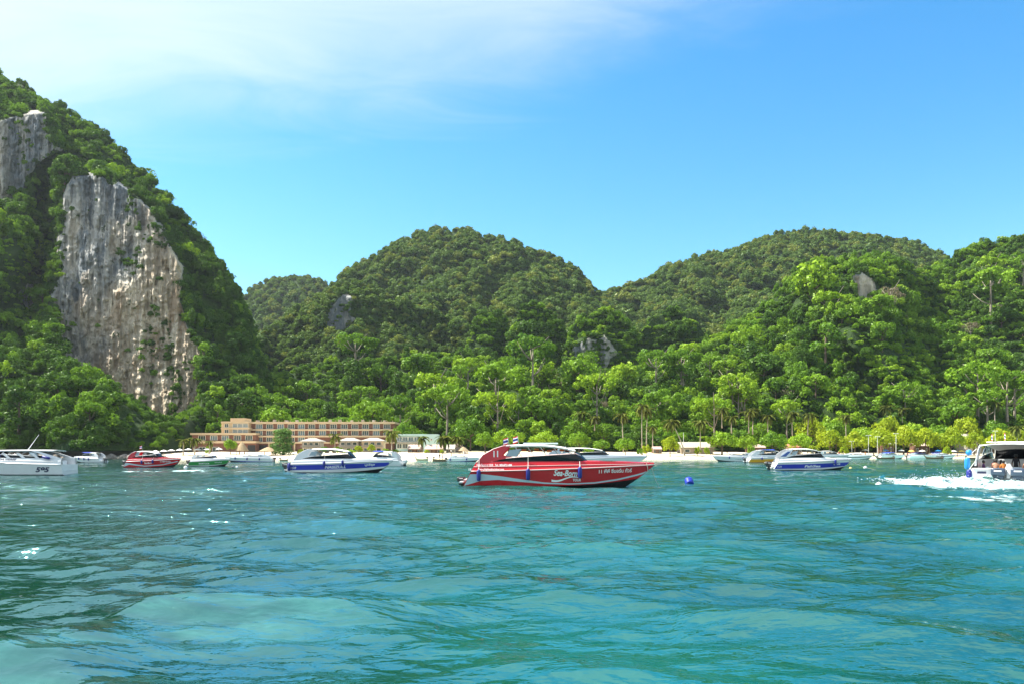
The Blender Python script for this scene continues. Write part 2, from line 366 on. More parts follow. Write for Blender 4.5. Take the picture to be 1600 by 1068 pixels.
rk = Mx(Rng(Noise(pos, 0.16, 5, 0.68, 0.4, (1, 1, 0.6)), 0.62, 0.69), rk, (0.045, 0.075, 0.022))    # creeper patches
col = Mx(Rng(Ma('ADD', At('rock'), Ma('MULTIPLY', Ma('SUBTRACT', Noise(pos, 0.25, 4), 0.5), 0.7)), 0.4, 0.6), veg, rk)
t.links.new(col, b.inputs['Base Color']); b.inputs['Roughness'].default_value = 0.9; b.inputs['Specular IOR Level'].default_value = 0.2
bp = N('ShaderNodeBump'); bp.inputs['Strength'].default_value = 0.9; bp.inputs['Distance'].default_value = 1.6
t.links.new(Ma('ADD', s2, Ma('ADD', Ma('MULTIPLY', s1, 1.2), Ma('MULTIPLY', s5, 1.0))), bp.inputs['Height']); t.links.new(bp.outputs[0], b.inputs['Normal'])

def in_poly(px, py, poly):
    """soft signed inside test: positive inside, in pixels"""
    d = np.full(px.shape, 1e9); ins = np.zeros(px.shape, bool); n = len(poly)
    for i in range(n):
        x0, y0 = poly[i]; x1, y1 = poly[(i + 1) % n]; L2 = (x1 - x0) ** 2 + (y1 - y0) ** 2 + 1e-9
        tt = np.clip(((px - x0) * (x1 - x0) + (py - y0) * (y1 - y0)) / L2, 0, 1)
        d = np.minimum(d, np.hypot(px - x0 - tt * (x1 - x0), py - y0 - tt * (y1 - y0)))
        c = ((y0 > py) != (y1 > py)) & (px < (x1 - x0) * (py - y0) / ((y1 - y0) + 1e-9) + x0); ins ^= c
    return np.where(ins, d, -d)

LOFTS = {}
def hill(name, ridge, base, nc, nr, p, rough, rocks=(), mod=None, seed=0.0, back=90, gully=1.0, cols=None):
    """ridge and base: lists of (px, py, Y). The slope between them is a curved surface in real space, with spurs, gullies and a rear side."""
    xs = np.linspace(ridge[0][0], ridge[-1][0], nc) if cols is None else cols; nc = len(xs)
    ip = lambda L, k: np.interp(xs, [a[0] for a in L], [a[k] for a in L])
    def sm(a): k = np.ones(5) / 5; return np.convolve(np.pad(a, 2, mode='edge'), k, 'valid')
    ry, rY, by, bY = sm(ip(ridge, 1)) + 2.5 * fbm(xs / 22 + seed, 0 * xs, 0 * xs, 3, 0.6), sm(ip(ridge, 2)), ip(base, 1), ip(base, 2)
    S = np.linspace(0, 1, nr)[:, None]
    py = by + (ry - by) * S + 0 * xs; px = xs[None, :] + 0 * S
    Y = bY + (rY - bY) * (S ** p)
    tap = np.sin(np.pi * np.clip(S, 0, 1) ** 0.8) ** 0.7 + 0 * xs
    X = (px - 800) / F * Y; Z = CAMZ + (HOR - py) / F * Y
    Y = Y + tap * rough * (fbm(X / 60 + seed, Z / 75 + seed, 0 * X, 2) * 0.7 * gully + 0.9 * (1 - 2.6 * np.abs(fbm(X / 42 + seed * 3, Z / 120, 0 * X + seed, 2))) * gully * 0.6 + 0.35 * fbm(X / 17 + seed, Z / 22, 0 * X + 5, 3))
    rock = np.zeros(px.shape); warm = np.zeros(px.shape)
    for (poly, push, wm_) in rocks:
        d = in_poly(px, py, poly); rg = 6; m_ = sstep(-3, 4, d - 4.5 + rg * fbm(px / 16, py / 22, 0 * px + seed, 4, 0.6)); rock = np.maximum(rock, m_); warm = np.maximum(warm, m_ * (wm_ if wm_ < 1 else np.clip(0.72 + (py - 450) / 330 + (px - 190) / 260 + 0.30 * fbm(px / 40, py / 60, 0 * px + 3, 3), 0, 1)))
        if wm_ < 1:                                            # sheer face, turned a little away from the sun
            Yf = np.median(Y[d > 0]) - push * 0.6 + 0.03 * (px - px[d > 0].mean()); k_ = sstep(-3, 4, d); Y = Y * (1 - k_) + Yf * k_
        else: Y = Y - push * sstep(-3, 10, d)
        Y = Y + sstep(0, 6, d) * (1.1 * fbm(px / 6, py / 75, 0 * px, 5, 0.65) + 1.1 * fbm(px / 8, py / 10, 0 * px + 4, 5, 0.65) + 2.6 * fbm(px / 26, py / 70, 0 * px + 9, 3, 0.5))
    if mod is not None: Y = mod(px, py, Y)
    X = (px - 800) / F * Y; Z = CAMZ + (HOR - py) / F * Y
    P = np.stack([X, Y, Z], -1)
    bk = [P[-1]]; top = P[-1]
    for i, fr in enumerate((0.15, 0.4, 0.75, 1.1)):
        q = top.copy(); q[:, 1] += back * fr; q[:, 2] = top[:, 2] * (1 - (fr / 1.1) ** 1.7) - 2 * fr; bk.append(q)
    P = np.concatenate([P, np.stack(bk[1:])]); e = len(bk) - 1
    rock = np.concatenate([rock, np.zeros((e, nc))]); warm = np.concatenate([warm, np.zeros((e, nc))])
    o = np_mesh(name, P.reshape(-1, 3), grid_faces(nr + e, nc), HILL, attrs={'rock': rock, 'warm': warm}); tag(o, kind='structure')
    while name in LOFTS: name = name + '_'
    LOFTS[name] = (P, rock, px, py, nr)
    return o
CLIFF = [(96, 292), (112, 272), (150, 268), (186, 282), (214, 300), (244, 332), (268, 380), (290, 420), (286, 470), (300, 520), (318, 545), (320, 606), (304, 646), (272, 664), (240, 660), (216, 640), (170, 615), (120, 596), (94, 572), (80, 520), (84, 440), (92, 360)]
CL2 = [(-60, 190), (0, 185), (40, 175), (72, 172), (84, 205), (104, 236), (72, 252), (56, 262), (44, 300), (26, 332), (10, 366), (-60, 400)]
CL3 = [(24, 448), (44, 438), (60, 452), (56, 480), (36, 490)]
def lmod(px, py, Y):
    Y = Y + 26 * np.exp(-((px - 62 - (py - 380) * -0.10) / 26) ** 2) * sstep(250, 340, py) * sstep(640, 520, py)     # gully between the two cliffs
    Y = Y - 13 * np.exp(-((px - 150) / 55) ** 2 - ((py - 248) / 24) ** 2)                                             # wooded shoulder above the cliff
    cm_ = sstep(-5, 7, in_poly(px, py, CLIFF))                                                                          # the sheer main face, turned a little to the right
    Yc = 386 - 0.02 * (px - 200) - 0.075 * (py - 450) + 1.5 * fbm(px / 6, py / 80, 0 * px, 5, 0.62) + 1.0 * fbm(px / 8, py / 9, 0 * px + 4, 5, 0.65) + 2.2 * fbm(px / 24, py / 90, 0 * px + 9, 3, 0.5)
    Yc = Yc + 1.6 * sstep(0.25, 0.5, fbm(px / 15 + 3, py / 50, 0 * px + 2, 3)) - 1.5 * sstep(0.2, 0.42, fbm(px / 30, py / 45, 0 * px + 6, 3))
    Y = Y - 14 * sstep(330, 240, px) * sstep(70, 110, px) * sstep(255, 300, py)
    return Y * (1 - cm_) + Yc * cm_
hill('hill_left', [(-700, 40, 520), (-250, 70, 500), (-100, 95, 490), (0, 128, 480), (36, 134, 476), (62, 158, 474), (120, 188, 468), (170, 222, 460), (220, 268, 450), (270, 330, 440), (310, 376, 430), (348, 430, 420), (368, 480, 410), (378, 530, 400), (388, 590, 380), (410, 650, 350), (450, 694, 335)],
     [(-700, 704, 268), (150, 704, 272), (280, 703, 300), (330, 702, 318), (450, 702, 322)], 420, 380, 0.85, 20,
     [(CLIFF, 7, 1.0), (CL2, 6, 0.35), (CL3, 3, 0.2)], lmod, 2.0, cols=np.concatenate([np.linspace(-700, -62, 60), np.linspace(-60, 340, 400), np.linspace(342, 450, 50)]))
hill('hill_slope', [(340, 640, 380), (400, 604, 420), (450, 585, 440), (520, 572, 450), (600, 568, 455), (660, 560, 460), (700, 556, 460), (760, 566, 460), (820, 572, 460), (880, 585, 460), (950, 592, 465), (1010, 580, 470), (1060, 560, 480), (1110, 540, 490), (1160, 524, 500), (1240, 560, 480)],
     [(340, 702, 322), (640, 702, 322), (900, 702, 318), (1240, 702, 330)], 260, 90, 0.9, 20, (), None, 7.0)
hill('hill_right', [(960, 640, 380), (1010, 600, 420), (1060, 572, 445), (1110, 545, 460), (1160, 510, 475), (1200, 480, 480), (1232, 448, 485), (1250, 424, 485), (1290, 412, 488), (1340, 404, 490), (1400, 408, 495), (1428, 424, 505), (1452, 436, 520), (1475, 418, 545), (1520, 392, 555), (1560, 378, 560), (1600, 374, 560), (1700, 365, 560), (2300, 380, 560)],
     [(960, 702, 335), (1200, 702, 338), (2300, 702, 345)], 420, 180, 1.0, 26, [([(1328, 428), (1350, 418), (1372, 436), (1376, 462), (1366, 482), (1346, 480), (1330, 468)], 8, 0.75)],
     lambda px, py, Y: Y - 16 * np.exp(-((px - 1345) / 70) ** 2) * sstep(560, 470, py) * sstep(395, 430, py), 11.0)
hill('hill_center', [(380, 560, 640), (430, 510, 700), (480, 478, 740), (525, 446, 780), (548, 424, 800), (600, 394, 820), (650, 368, 830), (688, 361, 830), (740, 367, 830), (800, 381, 830), (860, 402, 820), (898, 422, 810), (925, 450, 800), (946, 470, 790), (1000, 530, 740), (1060, 590, 700)],
     [(380, 640, 560), (1060, 640, 590)], 260, 130, 1.25, 46, (), None, 3.0)
hill('hill_dome', [(370, 560, 540), (400, 536, 570), (430, 512, 590), (470, 482, 600), (510, 456, 605), (540, 446, 608), (570, 448, 608), (610, 462, 606), (650, 485, 600), (690, 496, 600), (740, 520, 590), (800, 560, 560)],
     [(370, 640, 500), (800, 640, 510)], 200, 110, 0.8, 22, [([(508, 478), (530, 458), (556, 462), (552, 490), (578, 500), (574, 522), (556, 510), (542, 538), (520, 528), (506, 512)], 3, 0.15)], None, 5.0)
hill('hill_far', [(300, 520, 1000), (350, 476, 1050), (380, 464, 1080), (410, 446, 1100), (450, 435, 1100), (490, 435, 1100), (515, 449, 1100), (560, 484, 1060), (620, 540, 1000)],
     [(300, 620, 880), (620, 620, 880)], 110, 60, 1.2, 18, (), None, 8.0)
hill('hill_back', [(860, 500, 820), (945, 462, 880), (1000, 441, 900), (1050, 421, 920), (1100, 404, 930), (1150, 393, 940), (1200, 373, 950), (1250, 364, 950), (1300, 366, 950), (1350, 372, 950), (1400, 377, 950), (1440, 386, 940), (1472, 404, 930), (1520, 438, 900), (1600, 480, 860), (1750, 520, 800)],
     [(860, 640, 640), (1750, 640, 640)], 260, 120, 1.2, 44, (), None, 13.0)
for nm, rd, Yk, rocks, sd in (
    ('knoll', [(725, 575), (735, 530), (748, 500), (765, 493), (785, 506), (798, 540), (806, 580)], 520, (), 1.0),
    ('knoll', [(786, 580), (796, 540), (806, 504), (822, 484), (842, 480), (866, 490), (880, 520), (890, 570)], 505, (), 2.0),
    ('knoll', [(880, 590), (888, 540), (896, 508), (915, 494), (940, 488), (970, 496), (988, 520), (1000, 560), (1008, 600)], 490, [([(892, 540), (908, 526), (946, 522), (966, 532), (972, 558), (958, 574), (925, 580), (904, 578), (896, 562)], 5, 0.3)], 3.0),
    ('knoll', [(985, 580), (1000, 520), (1020, 496), (1050, 490), (1080, 498), (1100, 520), (1130, 580)], 530, (), 4.0)):
    w = rd[-1][0] - rd[0][0]; cxp = (rd[-1][0] + rd[0][0]) / 2
    hill(nm, [(a, b_, Yk + 6 - 10 * ((a - cxp) / w * 2) ** 2) for a, b_ in rd], [(rd[0][0], 640, Yk - 6), (cxp, 640, Yk - 34), (rd[-1][0], 640, Yk - 6)], 70, 90, 0.85, 5, rocks, None, sd, back=40)
# ------------------------------------------------------------------ foliage
def leaf_mat(name, dark, light, trans=0.28):
    m, t, N, Mx, Ma, Noise, Rng, At = node_mat(name); t.nodes.remove(t.nodes['Principled BSDF'])
    oi = N('ShaderNodeObjectInfo'); f = Ma('ADD', Ma('MULTIPLY', oi.outputs['Random'], 0.62), Ma('MULTIPLY', At('tint'), 0.42), clamp=True)
    col = Mx(f, dark, light)
    d = N('ShaderNodeBsdfDiffuse'); tr = N('ShaderNodeBsdfTranslucent'); mx = N('ShaderNodeMixShader'); mx.inputs[0].default_value = trans
    t.links.new(col, d.inputs[0]); t.links.new(Mx(0.5, col, (light[0] * 1.2, light[1] * 1.2, light[2] * 0.7)), tr.inputs[0])
    t.links.new(d.outputs[0], mx.inputs[1]); t.links.new(tr.outputs[0], mx.inputs[2])
    g = N('ShaderNodeBsdfGlossy'); g.inputs['Roughness'].default_value = 0.42; g.inputs[0].default_value = (0.9, 0.95, 0.85, 1)
    m2 = N('ShaderNodeMixShader'); m2.inputs[0].default_value = 0.012; t.links.new(mx.outputs[0], m2.inputs[1]); t.links.new(g.outputs[0], m2.inputs[2])
    t.links.new(m2.outputs[0], t.nodes['Material Output'].inputs[0]); return m
L_DARK = leaf_mat('leaves_dark', (0.028, 0.077, 0.010), (0.090, 0.179, 0.018))
L_MID = leaf_mat('leaves_mid', (0.050, 0.136, 0.011), (0.192, 0.335, 0.020))
L_LIGHT = leaf_mat('leaves_light', (0.120, 0.245, 0.013), (0.295, 0.440, 0.026))
L_YEL = leaf_mat('leaves_yellow', (0.185, 0.280, 0.010), (0.360, 0.430, 0.018))
L_FAR = leaf_mat('leaves_olive', (0.036, 0.088, 0.018), (0.138, 0.220, 0.036))  # olive leaves of the far hills, dulled in the colour like distance haze
L_FARW = leaf_mat('leaves_olive_warm', (0.083, 0.134, 0.019), (0.230, 0.269, 0.046))  # warmer far leaves, the same distance dulling put into the colour
L_GREY = leaf_mat('leaves_grey', (0.13, 0.11, 0.07), (0.22, 0.19, 0.12))
L_PALM = leaf_mat('leaves_palm', (0.085, 0.135, 0.020), (0.22, 0.25, 0.055), 0.35)
L_SHEEN = leaf_mat('leaves_needle', (0.051, 0.134, 0.032), (0.122, 0.224, 0.051))
BARK = mat('bark_grey', (0.26, 0.22, 0.17), 0.9, bump=(6, 0.6, 0.05), vary=(3, 0.4))
BARKD = mat('bark_brown', (0.12, 0.085, 0.055), 0.9, bump=(6, 0.6, 0.05), vary=(3, 0.4))

def leaves(C, rc, n, size, g, up=0.35, cc=None, el=1.5):
    """n leaf faces spread over clumps C (k,3) of radius rc (k,)"""
    k = len(C); idx = g.integers(0, k, n); d = g.normal(size=(n, 3)); d[:, 2] += up; d /= np.linalg.norm(d, axis=1)[:, None]
    P = C[idx] + d * (rc[idx] * g.uniform(0.72, 1.06, n))[:, None] * np.array([1, 1, 0.82])
    nr = d + g.normal(size=(n, 3)) * 0.7; nr /= np.linalg.norm(nr, axis=1)[:, None]
    a = np.cross(nr, g.normal(size=(n, 3))); a /= np.linalg.norm(a, axis=1)[:, None]; b = np.cross(nr, a)
    s = size * g.uniform(0.6, 1.3, n)[:, None]
    Q = np.stack([P - a * s * el * 0.6, P - b * s * 0.5, P + a * s * el * 0.6, P + b * s * 0.5], 1)
    cen = C.mean(0) if cc is None else np.array(cc)
    o = P - cen; o /= np.linalg.norm(o, axis=1)[:, None] + 1e-6
    nn = 0.30 * d + 0.15 * o + 0.75 * nr; nn /= np.linalg.norm(nn, axis=1)[:, None]
    ct = g.uniform(0, 1, k)[idx] * 0.7 + g.uniform(0, 1, n) * 0.3
    return Q.reshape(-1, 3), np.repeat(nn, 4, 0), np.repeat(ct, 4)
def crown_mesh(name, m, parts, link=False):
    V = np.concatenate([p[0] for p in parts]); NN = np.concatenate([p[1] for p in parts]); T = np.concatenate([p[2] for p in parts])
    return np_mesh(name, V, np.arange(len(V)).reshape(-1, 4), m, smooth=True, attrs={'tint': T}, normals=NN, link=link)
def clumps_round(g, R_, H_, z0, k, flat=0.0):
    d = g.normal(size=(k, 3)); d[:, 2] = np.abs(d[:, 2]) * 1.0 - 0.25; d /= np.linalg.norm(d, axis=1)[:, None]
    r = g.uniform(0.55, 0.85, k)[:, None]; C = d * r * np.array([R_, R_, H_]); C[:, 2] += z0
    return np.concatenate([C, [[0, 0, z0 + H_ * 0.25]]]), np.concatenate([R_ * g.uniform(0.18, 0.40, k), [R_ * 0.5]])
def clumps_umbrella(g, R_, z0, k):
    a = g.uniform(0, 6.28, k); r = np.sqrt(g.uniform(0.02, 1, k)) * R_
    return np.stack([r * np.cos(a), r * np.sin(a), z0 + (1 - (r / R_) ** 2) * R_ * 0.28 + g.normal(0, 0.5, k)], 1), R_ * g.uniform(0.16, 0.28, k)
def clumps_tower(g, R_, H_, k):
    a = g.uniform(0, 6.28, k); z = g.uniform(0.5, H_, k); r = R_ * (1 - 0.55 * (z / H_) ** 1.5) * g.uniform(0.5, 0.9, k)
    return np.stack([r * np.cos(a), r * np.sin(a), z], 1), R_ * g.uniform(0.35, 0.55, k)
def trunk(name, m, h, r, g, limbs=5, spread=3.0, lean=0.0):
    b = MB(); p = [Vector((lean * t * t * h + 0.12 * h * 0.1 * math.sin(3 * t), 0, t * h)) for t in (-0.06, 0.2, 0.45, 0.7, 0.9)]
    b.tube(p, [r * 1.4, r, r * 0.8, r * 0.6, r * 0.4], 6)
    for i in range(limbs):
        a = i * 6.28 / limbs + g.uniform(0, 0.8); s = p[2 + i % 2 + (i % 3 == 0)]
        e = s + Vector((math.cos(a) * spread, math.sin(a) * spread, h * g.uniform(0.18, 0.34)))
        b.tube([s, s.lerp(e, 0.5) + Vector((0, 0, -0.04 * h)), e], [r * 0.5, r * 0.35, r * 0.15], 5)
    me = b.build(name, m, smooth=True); COL.objects.unlink(me); return me

# tree kinds: (crown object, trunk object)
KINDS = {}
def kind(key, crown, tr): KINDS[key] = (crown, tr)
g = np.random.default_rng(3)
for i, m in enumerate((L_DARK, L_MID, L_MID, L_LIGHT)):
    C, rc = clumps_round(g, 4.6, 3.8, 6.0, 28); kind('round%d' % i, crown_mesh('crown', m, [leaves(C, rc, 1700, 0.50, g)]), trunk('trunk', BARKD, 7.5, 0.32, g, 6, 2.4))
for i, m in enumerate((L_MID, L_LIGHT)):
    C, rc = clumps_umbrella(g, 6.0, 12.0, 22); C2, rc2 = clumps_umbrella(g, 3.6, 9.6, 8)
    kind('umbrella%d' % i, crown_mesh('crown', m, [leaves(C, rc, 1500, 0.48, g, 0.6), leaves(C2, rc2, 500, 0.48, g, 0.6)]), trunk('trunk', BARK, 13.5, 0.34, g, 7, 4.0))
for i, m in enumerate((L_DARK, L_MID)):
    C, rc = clumps_tower(g, 3.2, 10.5, 24); kind('vine%d' % i, crown_mesh('crown', m, [leaves(C, rc, 1800, 0.42, g)]), trunk('trunk', BARKD, 9.5, 0.3, g, 4, 1.2))
C, rc = clumps_round(g, 4.8, 4.2, 8.0, 18); kind('grey0', crown_mesh('crown', L_GREY, [leaves(C, rc, 700, 0.36, g)]), trunk('trunk', BARK, 11, 0.34, g, 9, 3.2))

# foliage for the closed canopy that nobody could count
FOL = bpy.data.collections.new('canopy_near'); FOLF = bpy.data.collections.new('canopy_far')
def fol(col, nm, m, parts): o = crown_mesh(nm, m, parts); col.objects.link(o)
for i, m in enumerate((L_DARK, L_DARK, L_MID, L_MID)):
    C, rc = clumps_round(g, 4.4, 3.4, 2.6, 24); fol(FOL, 'foliage_%02d' % i, m, [leaves(C, rc, 1100, 0.50, g)])
for i, m in enumerate((L_MID, L_LIGHT)):                       # vine covered mounds
    C, rc = clumps_round(g, 3.4, 2.0, 0.6, 12); fol(FOL, 'foliage_%02d' % (i + 4), m, [leaves(C, rc, 750, 0.42, g)])
for i, m in enumerate((L_DARK, L_MID)):
    C, rc = clumps_tower(g, 2.6, 7.5, 16); fol(FOL, 'foliage_%02d' % (i + 6), m, [leaves(C, rc, 1000, 0.42, g)])
for i, m in enumerate((L_MID, L_LIGHT)):                      # flat layered crowns
    C, rc = clumps_umbrella(g, 5.4, 4.6, 20); fol(FOL, 'foliage_%02d' % (i + 8), m, [leaves(C, rc, 900, 0.44, g, 0.7)])
C, rc = clumps_round(g, 4.0, 3.6, 3.4, 16); fol(FOL, 'foliage_10', L_GREY, [leaves(C, rc, 300, 0.34, g)])
for i, m in enumerate((L_FAR, L_FAR, L_FARW, L_FAR)):
    C, rc = clumps_round(g, 5.2, 4.2, 2.4, 18); fol(FOLF, 'foliage_%02d' % (i + 20), m, [leaves(C, rc, 620, 0.85, g)])

def sample_loft(P, nrow, n, g, wmask):
    A, B, C_, D = P[:-1, :-1], P[:-1, 1:], P[1:, 1:], P[1:, :-1]
    ar = np.linalg.norm(np.cross(C_ - A, D - B), axis=-1) * 0.5 * wmask; pr = (ar / ar.sum()).ravel()
    idx = g.choice(pr.size, n, p=pr); u, v = g.uniform(0, 1, (2, n, 1)); f = lambda Q: Q.reshape(-1, 3)[idx]
    return (f(A) * (1 - u) + f(B) * u) * (1 - v) + (f(D) * (1 - u) + f(C_) * u) * v, idx, ar.sum()
def gn_scatter(name, colct, pts, vid, rot, sc, label=None):
    o = np_mesh(name, pts, np.zeros((0, 3), np.int32), None, smooth=False); me = o.data
    for an, ty, dat in (('vid', 'INT', vid.astype(np.int32)), ('rot', 'FLOAT', rot.astype(np.float32))):
        a = me.attributes.new(an, ty, 'POINT'); a.data.foreach_set('value', dat)
    a = me.attributes.new('sc', 'FLOAT_VECTOR', 'POINT'); a.data.foreach_set('vector', np.ascontiguousarray(sc, np.float32).ravel())
    ng = bpy.data.node_groups.new(name, 'GeometryNodeTree'); ng.interface.new_socket('Geometry', in_out='INPUT', socket_type='NodeSocketGeometry'); ng.interface.new_socket('Geometry', in_out='OUTPUT', socket_type='NodeSocketGeometry')
    nn = ng.nodes; gi, go = nn.new('NodeGroupInput'), nn.new('NodeGroupOutput'); ci = nn.new('GeometryNodeCollectionInfo'); ci.inputs[0].default_value = colct
    ci.inputs['Separate Children'].default_value = True; ci.inputs['Reset Children'].default_value = True
    ip = nn.new('GeometryNodeInstanceOnPoints'); ip.inputs['Pick Instance'].default_value = True
    def na(nm, ty): n = nn.new('GeometryNodeInputNamedAttribute'); n.data_type = ty; n.inputs[0].default_value = nm; return n.outputs['Attribute']
    cx_ = nn.new('ShaderNodeCombineXYZ'); er = nn.new('FunctionNodeEulerToRotation'); Lk = ng.links.new
    Lk(na('rot', 'FLOAT'), cx_.inputs[2]); Lk(cx_.outputs[0], er.inputs[0]); Lk(er.outputs[0], ip.inputs['Rotation'])
    Lk(gi.outputs[0], ip.inputs['Points']); Lk(ci.outputs[0], ip.inputs['Instance']); Lk(na('vid', 'INT'), ip.inputs['Instance Index']); Lk(na('sc', 'FLOAT_VECTOR'), ip.inputs['Scale']); Lk(ip.outputs[0], go.inputs[0])
    md = o.modifiers.new('scatter', 'NODES'); md.node_group = ng
    return tag(o, label, None, None, 'stuff')

TREES = []        # candidates for single trees: (screen size, px, position, kind, scale)
def forest(key, dens, colct, smin, smax, vids, vp, far=False, seed=0, singles=0.0, sk=None, zlim=(0, 9e9), label=None, name='jungle_canopy'):
    g = np.random.default_rng(100 + seed); P, rock, px, py, nr = LOFTS[key]
    rr = (rock[:-1, :-1] + rock[1:, 1:]) / 2; w = (rr < 0.35).astype(float)
    w[nr + 1:] = 0
    A = P[:-1, :-1]; pxc = 800 + F * A[..., 0] / A[..., 1]; w *= (pxc > -420) & (pxc < 2000) & (A[..., 2] > zlim[0])
    _, _, area = sample_loft(P, nr, 1, g, w); n = int(area * dens)
    pts, idx, _ = sample_loft(P, nr, n, g, w)
    big = fbm(pts[:, 0] / 45 + seed, pts[:, 1] / 45, pts[:, 2] / 45, 3)             # stands of one kind of tree
    vid = g.choice(vids, n, p=np.array(vp) / sum(vp))
    if not far:
        vid = np.where((big > 0.30) & (g.uniform(0, 1, n) < 0.75), g.choice([4, 5], n), vid); vid = np.where((big < -0.42) & (g.uniform(0, 1, n) < 0.7), g.choice([0, 1, 6], n), vid)
    s = (smin + (smax - smin) * g.uniform(0, 1, n) ** 1.7) * (1 + 0.35 * fbm(pts[:, 0] / 14, pts[:, 1] / 14, pts[:, 2] / 14, 2))
    s = np.clip(s, smin * 0.6, smax * 1.3); s = np.where(g.uniform(0, 1, n) < 0.07, s * 1.55, s)
    if key == 'hill_left':
        q_ = 800 + F * pts[:, 0] / pts[:, 1]; foot = (q_ > 170) & (q_ < 325) & (pts[:, 2] < 30); s = np.where(foot, s * 0.5, s)
    else: foot = np.zeros(n, bool)
    row = idx // (P.shape[1] - 1); high = row > 0.90 * nr; s = np.where(high, np.minimum(s, smin + 0.75 * (smax - smin)), s); keep = np.ones(n, bool)
    if singles:
        ppx = 800 + F * pts[:, 0] / pts[:, 1]; c = (g.uniform(0, 1, n) < singles) & (row < 0.82 * nr) & ~foot & (ppx > -20) & (ppx < 1620)
        for i in np.nonzero(c)[0]:
            TREES.append((s[i] / pts[i, 1], ppx[i], Vector(pts[i]), key, float(s[i] * g.uniform(1.1, 1.75)), str(g.choice(sk[0], p=sk[1])))); keep[i] = False
    pts = pts.copy(); pts[:, 2] -= 0.5 * s
    sc = np.stack([s * g.uniform(0.85, 1.15, n), s * g.uniform(0.85, 1.15, n), s * g.uniform(0.65, 1.5, n)], 1)
    if far: vid = vid - 20
    gn_scatter(name, colct, pts[keep], vid[keep], g.uniform(0, 6.28, n)[keep], sc[keep], label)
SK = (['round0', 'round1', 'round2', 'round3', 'umbrella0', 'umbrella1', 'vine0', 'vine1', 'grey0'], [.16, .2, .16, .12, .12, .08, .07, .07, .02])
NV, NP = list(range(11)), [.15, .15, .17, .14, .1, .07, .07, .07, .06, .05, .012]
forest('hill_left', 0.098, FOL, 0.34, 1.02, NV, [.27, .27, .14, .1, .04, .02, .08, .05, .02, .01, .004], seed=1, singles=0.035, sk=(SK[0], [.36, .26, .12, .04, .0, .0, .12, .1, .0]), label='dense dark jungle canopy over the left cliff hill')
forest('hill_slope', 0.095, FOL, 0.34, 1.0, NV, NP, seed=2, singles=0.13, sk=SK, label='dense mixed green jungle canopy over the central slope')
forest('hill_right', 0.090, FOL, 0.34, 1.02, NV, [.08, .08, .17, .18, .20, .17, .05, .05, .05, .06, .008], seed=3, singles=0.05, sk=SK, label='bright green jungle canopy over the right hillside')
forest('hill_dome', 0.075, FOLF, 0.40, 0.85, [20, 21, 22, 23], [.3, .3, .15, .25], True, 4, zlim=(60, 0), label='olive jungle canopy over the rounded hill with pale rock drapes')
forest('hill_center', 0.050, FOLF, 0.5, 1.05, [20, 21, 22, 23], [.3, .3, .15, .25], True, 5, zlim=(60, 0), label='olive jungle canopy over the high central hill')
forest('hill_back', 0.045, FOLF, 0.55, 1.1, [20, 21, 22, 23], [.28, .28, .22, .22], True, 6, zlim=(60, 0), label='olive jungle canopy over the long back ridge')
forest('hill_far', 0.035, FOLF, 0.6, 1.1, [20, 21, 22, 23], [.3, .3, .15, .25], True, 7, zlim=(60, 0), label='pale distant jungle canopy over the small far hill')
for i, k in enumerate(('knoll', 'knoll_', 'knoll__', 'knoll___')):
    if k in LOFTS: forest(k, 0.075, FOL, 0.55, 0.95, NV, [.25, .25, .2, .15, .02, .02, .06, .05, .01, .01, .003], seed=20 + i, zlim=(30, 0), label='dark creeper canopy over a rounded limestone knoll, %s of four' % ('first', 'second', 'third', 'fourth')[i])

def tufts(key, n, seed, smin, smax, label):
    """shrubs clinging to ledges of bare rock"""
    g = np.random.default_rng(seed); P, rock, px, py, nr = LOFTS[key]; rr = (rock[:-1, :-1] + rock[1:, 1:]) / 2; A = P[:-1, :-1]
    nz = fbm(A[..., 0] / 9, A[..., 1] / 9, A[..., 2] / 16, 3); w = (rr > 0.3) * (0.03 + 3 * np.clip(nz - 0.15, 0, 1)) + ((rr > 0.12) & (rr < 0.75)) * 1.2; w[nr:] = 0
    pts, _, _ = sample_loft(P, nr, n, g, w); s = g.uniform(smin, smax, n); sc = np.stack([s, s, s * g.uniform(0.8, 1.5, n)], 1)
    gn_scatter('cliff_shrubs', FOL, pts, g.choice([0, 1, 2, 4, 6], n), g.uniform(0, 6.28, n), sc, label)
tufts('hill_left', 620, 5, 0.14, 0.48, 'small shrubs clinging to the ledges of the left cliffs'); tufts('hill_right', 30, 6, 0.25, 0.5, 'creepers over the pale rock of the right hill'); tufts('hill_dome', 60, 7, 0.25, 0.6, 'creepers over the pale rock drapes of the rounded hill'); tufts('knoll__', 55, 8, 0.3, 0.65, 'creepers over the pale rock of the knoll')
def plant_tree(name, key, pos, scale, rz, label, cat, group=None, sz=1.0):
    e = empty(name, pos, rz, label=label, cat=cat, group=group); e.scale = (scale, scale, scale * sz)
    for part in KINDS[key]:
        if part is None: continue
        c = part.copy(); c.name = part.name.split('.')[0]; COL.objects.link(c); c.parent = e
    return e
WORDS = {'round0': 'dark green round-crowned', 'round1': 'green round-crowned', 'round2': 'leafy green round-crowned', 'round3': 'light green round-crowned', 'umbrella0': 'tall umbrella-crowned', 'umbrella1': 'tall light green umbrella-crowned', 'vine0': 'dark creeper-draped', 'vine1': 'green creeper-draped', 'grey0': 'grey sparse-leaved'}
ZONE = {'hill_left': 'on the slope around the tall left cliff', 'hill_slope': 'on the slope behind the beach', 'hill_right': 'on the right hillside'}
TREES.sort(key=lambda a: -a[0])
